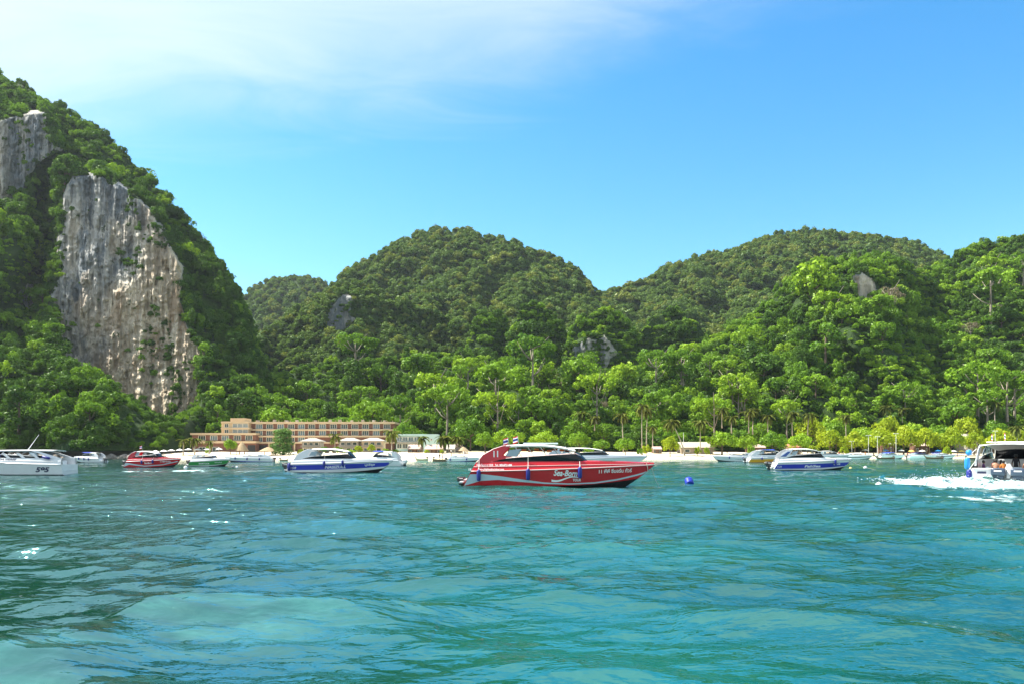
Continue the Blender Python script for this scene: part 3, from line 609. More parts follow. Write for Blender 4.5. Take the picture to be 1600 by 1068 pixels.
for i, (_, px_, p, key, s, kd) in enumerate(TREES[:285]):
    zone = ZONE[key] if key != 'hill_slope' else ('on the slope behind the hotel' if px_ < 640 else 'on the central slope behind the bungalows' if px_ < 1000 else 'on the slope behind the palms')
    if s > 0.95 and kd.startswith('umb'): s *= 1.1
    plant_tree('jungle_tree', kd, p - Vector((0, 0, 0.6)), s, random.uniform(0, 6.28), '%s jungle tree %s' % (WORDS[kd], zone), 'tree', 'single jungle trees on the slopes', random.uniform(0.9, 1.15))
print('single trees', min(285, len(TREES)), 'of', len(TREES))
# ------------------------------------------------------------------ boats
WHITE = mat('gelcoat_white', (0.74, 0.76, 0.77), 0.28, coat=0.25, vary=(0.9, 0.06))
CREAM = mat('canvas_white', (0.80, 0.79, 0.74), 0.75, bump=(9, 0.3, 0.02), vary=(1.2, 0.07))
RED = mat('gelcoat_red', (0.52, 0.003, 0.012), 0.25, coat=0.2, vary=(0.7, 0.14))
GREEN = mat('gelcoat_green', (0.03, 0.28, 0.05), 0.3, coat=0.2, vary=(0.7, 0.1))
BLUE = mat('paint_blue', (0.022, 0.030, 0.42), 0.35, coat=0.2, vary=(0.7, 0.1))
YELL = mat('paint_yellow', (0.70, 0.36, 0.02), 0.35, coat=0.2, vary=(0.7, 0.1))
PALE = mat('paint_pale_blue', (0.50, 0.62, 0.68), 0.3)
FEND = mat('fender_blue', (0.006, 0.014, 0.20), 0.5, vary=(4, 0.25))
FENDC = mat('fender_cyan', (0.01, 0.22, 0.52), 0.5, vary=(4, 0.2))
GLASS = mat('tinted_glass', (0.010, 0.013, 0.018), 0.10, spec=0.3)
GLASSB = mat('pale_glass', (0.28, 0.36, 0.40), 0.12, spec=0.6)
BLACK = mat('black_trim', (0.02, 0.02, 0.022), 0.45)
UNDERD = mat('hull_underside_dark', (0.020, 0.018, 0.022), 0.7, vary=(2, 0.4))  # near-black underside on the forward half of the hulls
STEEL = mat('stainless', (0.6, 0.6, 0.6), 0.25, metal=1.0)
ROPE = mat('rope', (0.55, 0.50, 0.40), 0.9)
SEAT = mat('seat_vinyl', (0.32, 0.22, 0.15), 0.6, vary=(2, 0.2))
ORANGE = mat('life_jacket', (0.62, 0.14, 0.03), 0.8)
NAVY = mat('engine_navy', (0.035, 0.055, 0.095), 0.3, coat=0.3)
TARP = mat('tarp_blue', (0.02, 0.05, 0.45), 0.6, bump=(3, 0.4, 0.05))
INKW = mat('lettering_white', (0.85, 0.85, 0.85), 0.5); INKB = mat('lettering_navy', (0.012, 0.015, 0.06), 0.5)
WOOD = mat('boat_wood', (0.20, 0.12, 0.065), 0.7, vary=(3, 0.35), bump=(5, 0.4, 0.02)); WOODL = mat('boat_wood_pale', (0.42, 0.34, 0.23), 0.7, vary=(3, 0.3))
FLAGM = {c: mat('flag_' + c, v, 0.8) for c, v in (('red', (0.6, 0.02, 0.04)), ('white', (0.8, 0.8, 0.8)), ('blue', (0.02, 0.03, 0.25)))}

def text_geo(body, size, shear=0.0, bold=0.0, space=1.0):
    cu = bpy.data.curves.new('t', 'FONT'); cu.body = body; cu.size = size; cu.shear = shear; cu.offset = bold; cu.align_x = 'CENTER'; cu.align_y = 'CENTER'
    cu.space_character = space; cu.resolution_u = 3
    me = evaluated(bpy.data.objects.new('t', cu))
    bm = bmesh.new(); bm.from_mesh(me); bmesh.ops.triangulate(bm, faces=bm.faces); bm.verts.index_update()
    v = [tuple(p.co) for p in bm.verts]; f = [tuple(q.index for q in p.verts) for p in bm.faces]; bm.free(); bpy.data.meshes.remove(me); bpy.data.curves.remove(cu); return v, f

class Boat:
    def __init__(s, name, label, loc, heading, L, B, fb, group=None, hull=WHITE, upper=None, trim=WHITE, roof=CREAM, rz=2.72, tilt=0.0, cat='speedboat'):
        s.L, s.B, s.fb = L, B, fb; s.zroof = fb * rz
        s.e = empty(name, loc, heading, label=label, cat=cat, group=group)
        s.hm, s.um, s.tm, s.rm = hull, upper or hull, trim, roof
    # --- shape functions
    rake = 0.55
    def X(s, u, z): return u * s.L + s.rake * max(z - 0.1, 0) * max(0, 1 - u / 0.16)
    def zr(s, u): return s.fb * (1 + 0.40 * max(u, 0) ** 1.5)
    def br(s, u):
        w = s.B / 2 * (0.92 + 0.08 * min(u / 0.3, 1))
        if u > 0.42: w *= max(0.0, 1 - ((u - 0.42) / 0.58) ** 2.3)
        return max(w, 0.02)
    def zk(s, u): return -0.38 + (0 if u < 0.80 else (s.zr(1) + 0.33) * ((u - 0.80) / 0.20) ** 1.22)
    def zc(s, u): return max(0.10 + 0.62 * s.fb * max(0, (u - 0.45) / 0.55) ** 2.0, s.zk(u) + 0.03)
    def bc(s, u): return s.br(u) * (0.90 - 0.32 * max(0, (u - 0.4) / 0.6) ** 1.4)
    def zt(s, u): return s.zr(u) + 0.56 * s.fb * (1 - 0.86 * max(u, 0) ** 2.6)
    def bt(s, u): return max(s.br(u) * 0.87, 0.012)
    def side(s, x, z):
        u = x / s.L; a, b_, c = s.zc(u), s.zr(u), s.zt(u)
        if z <= b_: t = max(0, min(1, (z - a) / max(b_ - a, 1e-3))); return s.bc(u) + (s.br(u) - s.bc(u)) * t
        t = min(1, (z - b_) / max(c - b_, 1e-3)); return s.br(u) + (s.bt(u) - s.br(u)) * t
    # --- parts
    def part(s, name, mb, m, smooth=False, parent=None, label=None):
        o = mb.build(name, m, parent or s.e, smooth)
        if label: o['label'] = label
        return o
    def body(s, cock=0.62, bottom=None, stripe=None):
        L = s.L; us = [i / 34 for i in range(35)]; us[-1] = 0.998
        b = MB()
        for sg in (-1, 1):
            b.grid([[Vector((s.X(u, 0), sg * s.bc(u) * k, s.zk(u) + (s.zc(u) - s.zk(u)) * k)) for k in (0, 0.5, 1)] for u in us])
            b.grid([[Vector((s.X(u, s.zc(u) + (s.zr(u) - s.zc(u)) * k), sg * (s.bc(u) + (s.br(u) - s.bc(u)) * k), s.zc(u) + (s.zr(u) - s.zc(u)) * k)) for k in (0, 0.25, 0.5, 0.75, 1)] for u in us])
        x1_, x0_ = s.X(0, s.zr(0)), s.X(0, s.zc(0)); b.add([(x1_, -s.br(0), s.zr(0)), (x0_, -s.bc(0), s.zc(0)), (x0_, s.bc(0), s.zc(0)), (x1_, s.br(0), s.zr(0)), (0, 0, s.zk(0))], [(0, 1, 2, 3), (1, 4, 2)])
        s.part('hull', b, s.hm)
        if bottom:
            b = MB()
            for sg in (-1, 1): b.grid([[Vector((u * L, sg * (s.bc(u) * k * 1.004 + 0.004), s.zk(u) - 0.006 + (s.zc(u) - s.zk(u)) * k)) for k in (0, 0.5, 1)] for u in us if u > 0.5])
            s.part('keel', b, bottom)
        b = MB()                                                   # moulded upper side, with an inner wall round the cockpit
        for sg in (-1, 1):
            b.grid([[Vector((s.X(u, s.zr(u) + (s.zt(u) - s.zr(u)) * k), sg * (s.br(u) + (s.bt(u) - s.br(u)) * k), s.zr(u) + (s.zt(u) - s.zr(u)) * k)) for k in (0, 0.34, 0.36, 0.7, 1)] for u in us])
            b.grid([[Vector((s.X(u, s.zt(u)), sg * s.bt(u), s.zt(u))), Vector((s.X(u, s.zt(u)), sg * (s.bt(u) - 0.16), s.zt(u) + 0.02)), Vector((s.X(u, 0.55), sg * (s.bt(u) - 0.20), 0.55))] for u in us if u <= cock])
        s.part('upper_side', b, s.um)
        b = MB(); b.grid([[Vector((u * L, s.bt(u) * k, s.zt(u) + 0.10 * s.fb * (1 - k * k) * (1 - u * 0.6))) for k in (-1, -0.66, -0.33, 0, 0.33, 0.66, 1)] for u in us if u >= cock - 0.03])
        uc = min(u for u in us if u >= cock - 0.03)
        b.add([(uc * L, -s.bt(uc), s.zt(uc)), (uc * L, s.bt(uc), s.zt(uc)), (uc * L, s.bt(uc), 0.5), (uc * L, -s.bt(uc), 0.5)], [(0, 1, 2, 3)])
        s.part('foredeck', b, s.um if s.um is not RED else RED, True)
        b = MB(); b.box((cock * L / 2, 0, 0.52), (cock * L, s.B * 0.72, 0.06)); s.part('cockpit_floor', b, WHITE)
        for sg in (-1, 1):                                          # rub rail
            b = MB(); b.tube([(s.X(u, s.zr(u)), sg * (s.br(u) + 0.02), s.zr(u)) for u in us], 0.045, 6); s.part('rub_rail', b, s.tm, True)
            b = MB(); b.tube([(s.X(u, (s.zr(u) + s.zt(u)) / 2), sg * ((s.br(u) + s.bt(u)) / 2 + 0.012), (s.zr(u) + s.zt(u)) / 2) for u in us[:-2]], 0.022, 5); s.part('side_line', b, s.tm, True)
        return s
    def P(s, u, zf):
        """zf 0 at the coaming, 1 at the roof"""
        return (u, s.zt(u) + (s.zroof - s.zt(u)) * zf)
    def panel(s, name, pts, m, sg, off=0.0, th=0.05, parent=None):
        b = MB(); L = s.L
        def fn(u, z, d):
            zf = max(0, (z - s.zt(u)) / (s.zroof - s.zt(min(u, .6)))); return Vector((u * L, sg * ((s.bt(min(u, 0.66)) if u > 0.5 else s.bt(max(u, 0.0))) * (0.985 - 0.10 * zf) + off + d), z))
        b.prism(pts, -th / 2, th / 2, fn); return s.part(name, b, m, parent=parent)
    def top(s, u0=0.22, u1=0.58, wing=None, win=True, roof_drop=0.17, posts=5, screen=GLASS, clutter=True, frames=None):
        L = s.L
        n = 13; rows = []; rows2 = []
        for i in range(n):
            u = u0 + (u1 - u0) * i / (n - 1); k = i / (n - 1); w = s.bt(0.4) * (0.90 - 0.10 * k ** 3) * (1 if i < n - 1 else 0.9)
            zz = s.zroof - roof_drop * s.fb * (max(0, k - 0.45) / 0.55) ** 2 * 2 - 0.05 * (1 - min(1, k * 5))
            rows.append([Vector((u * L, w * y, zz + 0.10 * (1 - y * y))) for y in (-1, -0.97, -0.6, -0.2, 0.2, 0.6, 0.97, 1)])
            rows2.append([Vector((u * L, w * y * 0.985, zz - (0.09 if abs(y) > 0.95 else 0.02) + 0.08 * (1 - y * y))) for y in (-1, -0.97, -0.6, -0.2, 0.2, 0.6, 0.97, 1)])
        b = MB(); b.grid(rows); b.grid([r[::-1] for r in rows2])
        for j in (0, 7): b.grid([[r[j] for r in rows], [r[j] for r in rows2]])
        for i in (0, n - 1): b.grid([rows[i], rows2[i]])
        s.part('roof', b, s.rm, True)
        zf_end = rows[-1][3].z
        b = MB(); uw = min(u1 + 0.07, 0.68)                        # windscreen
        b.grid([[Vector(((u1 + (uw - u1) * k) * L, (s.bt(0.4) * 0.78 * (1 - k) + s.bt(uw) * 0.94 * k) * y, zf_end - 0.04 + (s.zt(uw) + 0.07 - zf_end) * (k ** 1.3)) ) - Vector((0.06 * L * (abs(y) ** 2.5) * k, 0, 0)) for y in (-1, -0.75, -0.4, 0, 0.4, 0.75, 1)] for k in (0, 0.25, 0.5, 0.75, 1)])
        s.part('windscreen', b, screen, True)
        for sg in (-1, 1):
            w_ = wing or [(0.07, -0.05), (0.10, 0.42), (0.155, 0.78), (0.205, 0.97), (0.245, 1.0), (0.20, 0.40), (0.255, 0.26), (0.19, 0.14), (0.14, 0.0)]
            s.panel('stern_wing', [s.P(u, z) for u, z in w_], s.um, sg, 0.0, 0.07)
            b = MB(); b.tube([Vector((u * L, sg * s.bt(u) * (0.985 - 0.10 * z), s.P(u, z)[1])) for u, z in w_[:5]], 0.035, 5); s.part('wing_trim', b, s.tm, True)
            s.panel('quarter_window', [s.P(*q) for q in ((0.215, 0.34), (0.238, 0.72), (0.30, 0.80), (0.275, 0.30))], GLASSB, sg, 0.0, 0.03)
            if win:
                s.panel('side_window', [s.P(*q) for q in ((0.125, 0.02), (0.20, 0.17), (0.28, 0.26), (0.45, 0.38), (u1 - 0.01, 0.47), (uw - 0.015, 0.04), (0.45, 0.015))], GLASS, sg, -0.01, 0.03)
                b = MB(); b.tube([Vector((u * L, sg * s.bt(u) * (0.985 - 0.1 * z) + sg * 0.02, s.P(u, z)[1])) for u, z in ((0.22, 0.22), (0.28, 0.275), (0.45, 0.395), (u1, 0.49), (u1 + 0.025, 0.36))], 0.03, 5); s.part('hand_rail', b, s.tm, True)
            for k in range(posts):
                ua = 0.30 + (u1 - 0.32) * k / max(1, posts - 1); ub = ua - 0.035; za = 0.28 + 0.22 * (ua - 0.28) / 0.3
                b = MB(); b.tube([Vector((ua * L, sg * s.bt(ua) * 0.95, s.P(ua, za)[1])), Vector((ub * L, sg * s.bt(0.4) * 0.87, s.zroof - 0.05))], 0.022, 5); s.part('roof_post', b, STEEL)
        if clutter:
            for k in range(6):
                b = MB(); x = (0.10 + 0.075 * k) * L; b.box((x, 0, 0.95), (0.42, s.B * 0.6, 0.14), bev=0.04); b.box((x - 0.24, 0, 1.3), (0.12, s.B * 0.6, 0.62), bev=0.04); s.part('bench_seat', b, SEAT if k % 2 else WHITE)
            b = MB()
            for k in range(9): b.box(((0.28 + 0.033 * k) * L, (-1) ** k * s.B * 0.22, s.zroof - 0.30 - 0.05 * (k % 3)), (0.36, 0.5, 0.16), bev=0.04)
            s.part('life_jacket_rack', b, ORANGE if s.um is not WHITE else SEAT)
        return s
    def fenders(s, us, m=FEND, sgs=(-1, 1), ln=0.85, drop=0.0):
        for sg in sgs:
            for u in us:
                x = u * s.L; r = 0.15; y = sg * (s.br(u) + r + 0.04); zt_ = s.zr(u) + 0.12 - drop
                b = MB(); b.lathe((x, y, zt_ - ln), [(0.03, 0), (r * 0.75, 0.03), (r, 0.12), (r, ln - 0.12), (r * 0.75, ln - 0.03), (0.04, ln)], 10); f = s.part('fender', b, m, True)
                b = MB(); b.lathe((x, y, zt_), [(0.05, 0), (0.05, 0.09), (0.02, 0.1)], 8); b.tube([(x, y, zt_ + 0.08), (x, sg * (s.bt(u) + 0.05), s.zt(u)), (x, sg * s.bt(u), s.P(u, 0.55 if u < 0.5 else 0.02)[1])], 0.016, 4); s.part('fender_rope', b, CREAM, parent=f)
        return s
    def engines(s, n=3, m=BLACK, gap=0.75, k=1.0, up=0.0):
        for i in range(n):
            y = (i - (n - 1) / 2) * gap
            b = MB(); b.box((-0.42 * k, y, 0.95 + up), (0.80 * k, 0.46 * k, 0.52 * k), bev=0.12 * k); b.box((-0.40 * k, y, 0.62 + up), (0.52 * k, 0.36 * k, 0.26 * k), bev=0.06 * k)
            e = s.part('outboard_engine', b, m, True)
            b = MB(); b.box((-0.34 * k, y, 0.05 + up), (0.24 * k, 0.12, 1.0), bev=0.03); b.box((-0.40, y, -0.1 + up), (0.5, 0.3, 0.04)); s.part('engine_leg', b, NAVY if m is NAVY else BLACK, parent=e)
            b = MB(); b.box((-0.40 * k, y - 0.235 * k, 1.02 + up), (0.42 * k, 0.01, 0.07 * k)); b.box((-0.825 * k, y, 1.06 + up), (0.01, 0.22 * k, 0.07 * k)); s.part('engine_badge', b, INKW, parent=e)
        b = MB(); b.box((-0.15, 0, 0.35), (0.3, s.B * 0.8, 0.12), bev=0.03); s.part('swim_platform', b, WHITE)
        return s
    def band(s, f0, f1, m, name='stripe', u0=0.0, u1=0.97, n=48, sgs=(-1, 1)):
        """painted band between heights f0(u) and f1(u) laid on the hull side"""
        for sg in sgs:
            b = MB(); b.grid([[Vector((s.X(u, z), sg * (s.side(u * s.L, z) + 0.006), z)) for z in [f0(u) + (f1(u) - f0(u)) * k / 4 for k in range(5)]] for u in [u0 + (u1 - u0) * i / n for i in range(n + 1)]])
            s.part(name, b, m)
        return s
    def text(s, body, u, z, h, m=INKW, sg=-1, shear=0.0, bold=0.0, width=None, name='lettering', zs=0.0):
        v, f = text_geo(body, h, shear, bold * h)
        if not v: return s
        if width:
            w0 = max(p[0] for p in v) - min(p[0] for p in v); k = width / w0
        else: k = 1
        xc = u * s.L; b = MB(); fl = -sg
        b.add([Vector((xc + fl * p[0] * k, sg * (s.side(xc + fl * p[0] * k, z + p[1]) + 0.014), z + p[1] + zs * p[0] * k)) for p in v], f); s.part(name, b, m); return s
    def flag(s, u, y, h=0.9):
        b = MB(); x = u * s.L; b.tube([(x, y, s.zroof), (x - 0.1, y, s.zroof + h)], 0.015, 4); p = s.part('flag_pole', b, STEEL)
        for i, c in enumerate(('red', 'white', 'blue', 'white', 'red')):
            z1 = s.zroof + h - 0.02 - i * 0.085 - (0.085 if i > 2 else 0); hh_ = 0.17 if c == 'blue' else 0.085
            b = MB(); b.grid([[Vector((x - 0.1 - 0.34 * k, y + 0.05 * math.sin(k * 5), z1 - 0.10 * k)), Vector((x - 0.1 - 0.34 * k, y + 0.05 * math.sin(k * 5), z1 - hh_ - 0.10 * k))] for k in (0, 0.25, 0.5, 0.75, 1)]); s.part('flag_stripe', b, FLAGM[c], parent=p)
        return s
    def bow(s, rope_to=None, hatches=True, rail=False):
        L = s.L
        if hatches:
            for sg in (-1, 1):
                b = MB(); b.add([Vector((u * L, sg * s.bt(u) * k, s.zt(u) + 0.012 + 0.10 * s.fb * (1 - k * k) * (1 - u * 0.6))) for u, k in ((0.70, 0.75), (0.735, 0.30), (0.78, 0.35), (0.80, 0.8))], [(0, 1, 2, 3)]); s.part('deck_hatch', b, GLASS)
        if rail:
            for sg in (-1, 1):
                b = MB(); b.tube([Vector((u * L, sg * s.bt(u) * 0.9, s.zt(u) + h)) for u, h in ((0.70, 0.05), (0.72, 0.35), (0.85, 0.42), (0.96, 0.40))], 0.018, 5)
                for u in (0.78, 0.87): b.tube([Vector((u * L, sg * s.bt(u) * 0.9, s.zt(u))), Vector((u * L, sg * s.bt(u) * 0.9, s.zt(u) + 0.4))], 0.015, 5)
                s.part('bow_rail', b, STEEL)
        if rope_to:
            b = MB(); p0 = Vector((L * 0.955, -s.br(0.955) - 0.03, s.zt(0.955))); p1 = Vector((L * 0.962, -s.br(0.962) - 0.05, s.zr(0.95) - 0.5)); b.tube([p0, p1.lerp(p0, 0.5) + Vector((0.02, -0.05, 0)), p1], 0.03, 5)
            p2 = Vector(rope_to); b.tube([Vector((L * 0.985, 0, s.zr(0.98) - 0.2)), Vector((L * 0.985, 0, s.zr(0.98) - 0.2)).lerp(p2, 0.5) + Vector((0, 0, -0.2)), p2], 0.018, 4); s.part('mooring_rope', b, ROPE)
        return s

def water_pos(px, py, z=0.0):
    Y = CAMZ * F / (py - HOR); p = at(px, py, Y); p.z = z; return p
def place(px0, py, px1, flip=False):
    """stern and bow columns on the waterline row py -> location, heading, length"""
    a, b = water_pos(px0, py), water_pos(px1, py); return a, (0.0 if b.x > a.x else math.pi), abs(b.x - a.x)

# big red boat in the middle
loc, hd, Lr = place(727, 758.5, 1021)
bt = Boat('speedboat', 'big red speedboat with white swoosh and script lettering, moored in the middle', loc, hd - 0.03, Lr, 3.9, 1.17, hull=RED, trim=mat('trim_pink', (0.72, 0.52, 0.50), 0.4), rz=2.62)
bt.body(bottom=UNDERD)
sw = lambda u: np.interp(u, [0, 0.08, 0.18, 0.3, 0.42, 0.55, 0.68, 0.8, 0.9, 0.96], [0.66, 0.80, 0.74, 0.52, 0.32, 0.25, 0.33, 0.56, 0.88, 1.10])
st = lambda u: np.interp(u, [0, 0.08, 0.18, 0.3, 0.42, 0.55, 0.68, 0.8, 0.9, 0.96], [0.58, 0.34, 0.20, 0.13, 0.07, 0.055, 0.07, 0.08, 0.08, 0.07])
bt.band(lambda u: max(sw(u) - st(u), bt.zc(u) + 0.01), lambda u: max(sw(u) + st(u) * 0.5, bt.zc(u) + 0.05), PALE, 'swoosh', 0.004, 0.955)
bt.top().fenders((0.082, 0.335, 0.60)).engines(2, k=0.7, up=-0.42).bow(rope_to=(Lr + 0.4, 0.3, -0.05))
bt.text('Sea-Born', 0.525, 1.02, 0.62, shear=0.35, bold=0.025, width=1.75, zs=-0.04).text('TOUR', 0.585, 0.52, 0.26, shear=0.1, bold=0.03, width=0.6)
bt.band(lambda u: 0.44 + 0.25 * (u - 0.455) / 0.145 + 0.10 * math.sin((u - 0.455) / 0.145 * 6.28 + 3.4), lambda u: 0.50 + 0.25 * (u - 0.455) / 0.145 + 0.10 * math.sin((u - 0.455) / 0.145 * 6.28 + 3.4) + 0.10 * (1 - (u - 0.455) / 0.145), INKW, 'lettering_swash', 0.455, 0.60, 24, (-1,))
bt.text('11 พีพี ซีบอร์น ทัวร์', 0.785, 1.17, 0.36, bold=0.02, width=2.5, zs=0.03)
bt.text('ท่องเที่ยวทะเล 33/0   Tel : 089-8721-088', 0.16, 1.62, 0.21, bold=0.02, width=2.6).text('www.phiphiseabornt​our.com'.replace('\u200b', ''), 0.145, 1.32, 0.17, bold=0.02, width=1.9).text('11', 0.035, 1.30, 0.25, bold=0.02)
b_ = MB(); v, f = text_geo('11', 0.62, 0, 0.018)
b_.add([Vector((0.168 * Lr + p[0] * 0.85, -bt.bt(0.168) * 0.945 - 0.06, 2.42 + p[1])) for p in v], f); bt.part('wing_number', b_, INKW)
bt.flag(0.235, -0.8, 0.62).flag(0.285, -0.2, 0.75)
b_ = MB(); b_.box((0.40 * Lr, 0.2, bt.zroof + 0.16), (2.6, 1.4, 0.10), bev=0.03); bt.part('roof_rack', b_, PALE)

# white boat 595 leaving on the left, bow out of the picture
Ln = 12.6; p = water_pos(110, 741)
bt = Boat('speedboat', 'white speedboat numbered 595 with navy lettering, cut off by the left edge', p, math.pi + 0.02, Ln, 3.7, 1.19, trim=WHITE, roof=WHITE, rz=2.32)
bt.rake = 0.1; bt.body().top(u0=0.10, u1=0.62, wing=[(0.02, 0.0), (0.09, 0.30), (0.17, 0.66), (0.25, 0.98), (0.29, 0.98), (0.22, 0.66), (0.15, 0.30), (0.10, 0.0)], roof_drop=0.02, posts=6, clutter=True)
for sg in (-1, 1):
    for ua in (0.20, 0.32, 0.45): bt.panel('window_frame', [bt.P(ua, 0.0), bt.P(ua + 0.055, 0.62), bt.P(ua + 0.085, 0.62), bt.P(ua + 0.03, 0.0)], WHITE, sg, 0.03, 0.04)
bt.text('595', 0.175, 0.60, 0.72, INKB, 1, shear=0.3, bold=0.05, width=1.55).text('ANDA VAREE', 0.50, 1.72, 0.36, INKB, 1, shear=0.3, bold=0.03, width=2.6, zs=0.0)
for ua, zz in ((0.13, 0.05), (0.56, 0.28)):
    b_ = MB(); x = ua * Ln; b_.tube([(x - 0.42, 1.86, bt.P(ua, zz)[1] - 0.08), (x - 0.36, 1.86, bt.P(ua, zz)[1] - 0.05), (x + 0.38, 1.86, bt.P(ua, zz)[1] + 0.12), (x + 0.44, 1.86, bt.P(ua, zz)[1] + 0.13)], [0.06, 0.15, 0.15, 0.06], 9); bt.part('fender', b_, FEND, True)
b_ = MB(); b_.tube([(0.36 * Ln, 0.4, bt.zroof), (0.26 * Ln, 0.4, bt.zroof + 1.75)], [0.035, 0.018], 5); bt.part('antenna', b_, WHITE)

# blue banded white boat
def blue_boat(px0, py, px1, label, t1, t2, num, B=3.7, fb=1.08, heading=0.0, eng=2, wing_glass=False, low=0.0):
    loc, hd, L_ = place(px0, py, px1)
    bt = Boat('speedboat', label, loc, hd + heading, L_, B, fb, trim=mat('trim_grey', (0.42, 0.43, 0.46), 0.4))
    bt.body(bottom=UNDERD)
    bt.band(lambda u: max(0.36 + low + 0.50 * u ** 2.2, bt.zc(u) + 0.02), lambda u: 0.96 + low + 0.36 * u ** 1.6, BLUE, 'hull_band', 0.0, 0.965)
    bt.top().engines(eng)
    bt.text(t1, 0.47, 0.72 + low, 0.46, shear=0.25, bold=0.03, width=L_ * 0.20, zs=0.02).text(t2, 0.79, 1.0 + low, 0.34, bold=0.02, width=L_ * 0.09, zs=0.03).text(num, 0.065, 0.62 + low, 0.36, shear=0.2, bold=0.02, width=L_ * 0.055)
    return bt
bt = blue_boat(453, 737.5, 614, 'white speedboat with broad blue band and white lettering in front of the hotel', 'NASIZULL', 'นูรซีซูล', '158')
bt.fenders((0.37, 0.545), sgs=(-1, 1), ln=0.75, drop=-0.2).bow()
b_ = MB(); b_.lathe((0.035 * bt.L, -bt.br(0.03) - 0.2, 0.25), [(0.04, 0), (0.2, 0.1), (0.22, 0.5), (0.16, 0.95), (0.04, 1.0)], 10); bt.part('fender', b_, FEND, True)
bt = blue_boat(1205, 733.5, 1326, 'white speedboat with blue lower band and tinted stern window on the right', 'FahSea', 'ฟ้าซี', '7-19', fb=1.1, heading=-0.10, eng=2, low=-0.14)
bt.fenders((0.76,), ln=0.75).bow(rope_to=(bt.L + 3.2, 0.0, 0.05))
for sg in (-1, 1): bt.panel('stern_glass', [bt.P(*q) for q in ((0.085, 0.16), (0.175, 0.72), (0.215, 0.74), (0.15, 0.16))], mat('blue_glass', (0.03, 0.08, 0.28), 0.1), sg, 0.06, 0.03)

def small_boat(px0, py, px1, label, hull=WHITE, upper=None, B=3.0, fb=0.95, heading=0.0, band=None, roof=CREAM, eng=2, fend=(0.3, 0.55), engm=BLACK, Lx=None, tarp=None, rz=2.6, fm=FEND, bottom=UNDERD, low=False):
    loc, hd, L_ = place(px0, py, px1); L_ = Lx or L_
    bt = Boat('speedboat', label, loc, hd + heading, L_, B, fb, hull=hull, upper=upper, roof=roof, trim=WHITE if hull is not WHITE else mat('trim_grey', (0.42, 0.43, 0.46), 0.4), rz=rz)
    bt.body(bottom=bottom)
    if band: bt.band(lambda u: max(band[0] + 0.35 * u ** 2.2, bt.zc(u) + 0.02), lambda u: band[1] + 0.34 * u ** 1.6, band[2], 'hull_band', 0.0, 0.965)
    if not low: bt.top(posts=3, clutter=False)
    else:
        b = MB(); b.grid([[Vector(((0.45 + 0.14 * k) * L_, bt.bt(0.5) * y * (0.8 + 0.2 * k), bt.zt(0.5) + 0.5 - 0.45 * k)) for y in (-1, -0.5, 0, 0.5, 1)] for k in (0, 0.5, 1)]); bt.part('windscreen', b, GLASS, True)
        b = MB(); b.box((0.3 * L_, 0, 0.95), (1.2, B * 0.6, 0.3), bev=0.05); bt.part('bench_seat', b, WHITE)
    bt.fenders(fend, fm, ln=0.6).engines(eng, engm, 0.6, 0.8)
    if tarp:
        b = MB(); b.grid([[Vector((x * L_, bt.bt(0.4) * y, bt.zroof + 0.14 + 0.06 * math.sin(x * 40 + y * 3) - 0.05 * y * y)) for y in (-1, -0.5, 0, 0.5, 1)] for x in (tarp[0], (tarp[0] + tarp[1]) / 2, tarp[1])]); bt.part('roof_tarp', b, TARP)
    return bt
loc, hd, L_ = place(199, 729.5, 283)
bt = small_boat(199, 729.5, 283, 'small red speedboat with white swoosh below the cliff', RED, B=3.2, fb=1.02, fend=(0.36, 0.56))
bt.band(lambda u: max(np.interp(u, [0, .1, .4, .7, .95], [0.15, 0.5, 0.2, 0.4, 0.95]), bt.zc(u) + 0.01), lambda u: np.interp(u, [0, .1, .4, .7, .95], [0.75, 0.72, 0.30, 0.5, 1.05]) + 0.04, PALE, 'swoosh', 0.004, 0.95)
bt.text('Sea-Born', 0.46, 0.75, 0.42, shear=0.3, bold=0.03, width=1.2).text('11 พีพี ซีบอร์น', 0.76, 0.98, 0.3, bold=0.03, width=1.5); bt.flag(0.28, 0, 1.0)
bt = small_boat(298, 727.8, 361, 'white speedboat with bright green hull band in front of the hotel', band=(0.18, 0.80, GREEN), B=2.8, fb=0.92, heading=-0.05, rz=2.35, fend=())
bt.text('SIAMTOUR', 0.42, 0.52, 0.34, bold=0.03, width=1.9).text('สยามทัวร์', 0.75, 0.72, 0.26, bold=0.02, width=1.1)
small_boat(427, 721.0, 352, 'white speedboat lying bow-left behind the green-banded boat', heading=0.06, B=3.0, fb=0.9, band=(0.0, 0.16, BLUE), rz=2.1, fend=(0.25, 0.5, 0.75))
bt = small_boat(163, 722.0, 106, 'small white speedboat with blue canopy cover near the rocks', heading=-0.25, B=2.9, fb=0.95, fend=(0.35, 0.5, 0.7), tarp=(0.38, 0.62), rz=2.45)
small_boat(630, 727.5, 556, 'white speedboat with blue roof cover half hidden behind the blue banded boat', heading=-0.10, B=3.0, fb=1.0, tarp=(0.40, 0.62), engm=WHITE, eng=3, fend=(0.4,))
small_boat(842, 727.5, 1012, 'white and grey speedboat moored just behind the red one', upper=mat('gelcoat_grey', (0.52, 0.56, 0.62), 0.3, coat=0.2), B=3.6, fb=1.25, fend=())
small_boat(699, 720.6, 750, 'low white speedboat moored off the bungalows', B=2.6, fb=0.75, fend=(0.1, 0.6), rz=2.2, band=(0.0, 0.12, BLUE))
small_boat(1182, 720.2, 1112, 'white speedboat with dark windows beside the yellow boat', B=3.0, fb=1.05, heading=0.04, fend=(0.35, 0.65), rz=2.2).text('SUNRISE', 0.45, 0.55, 0.3, INKB, 1, width=1.6)
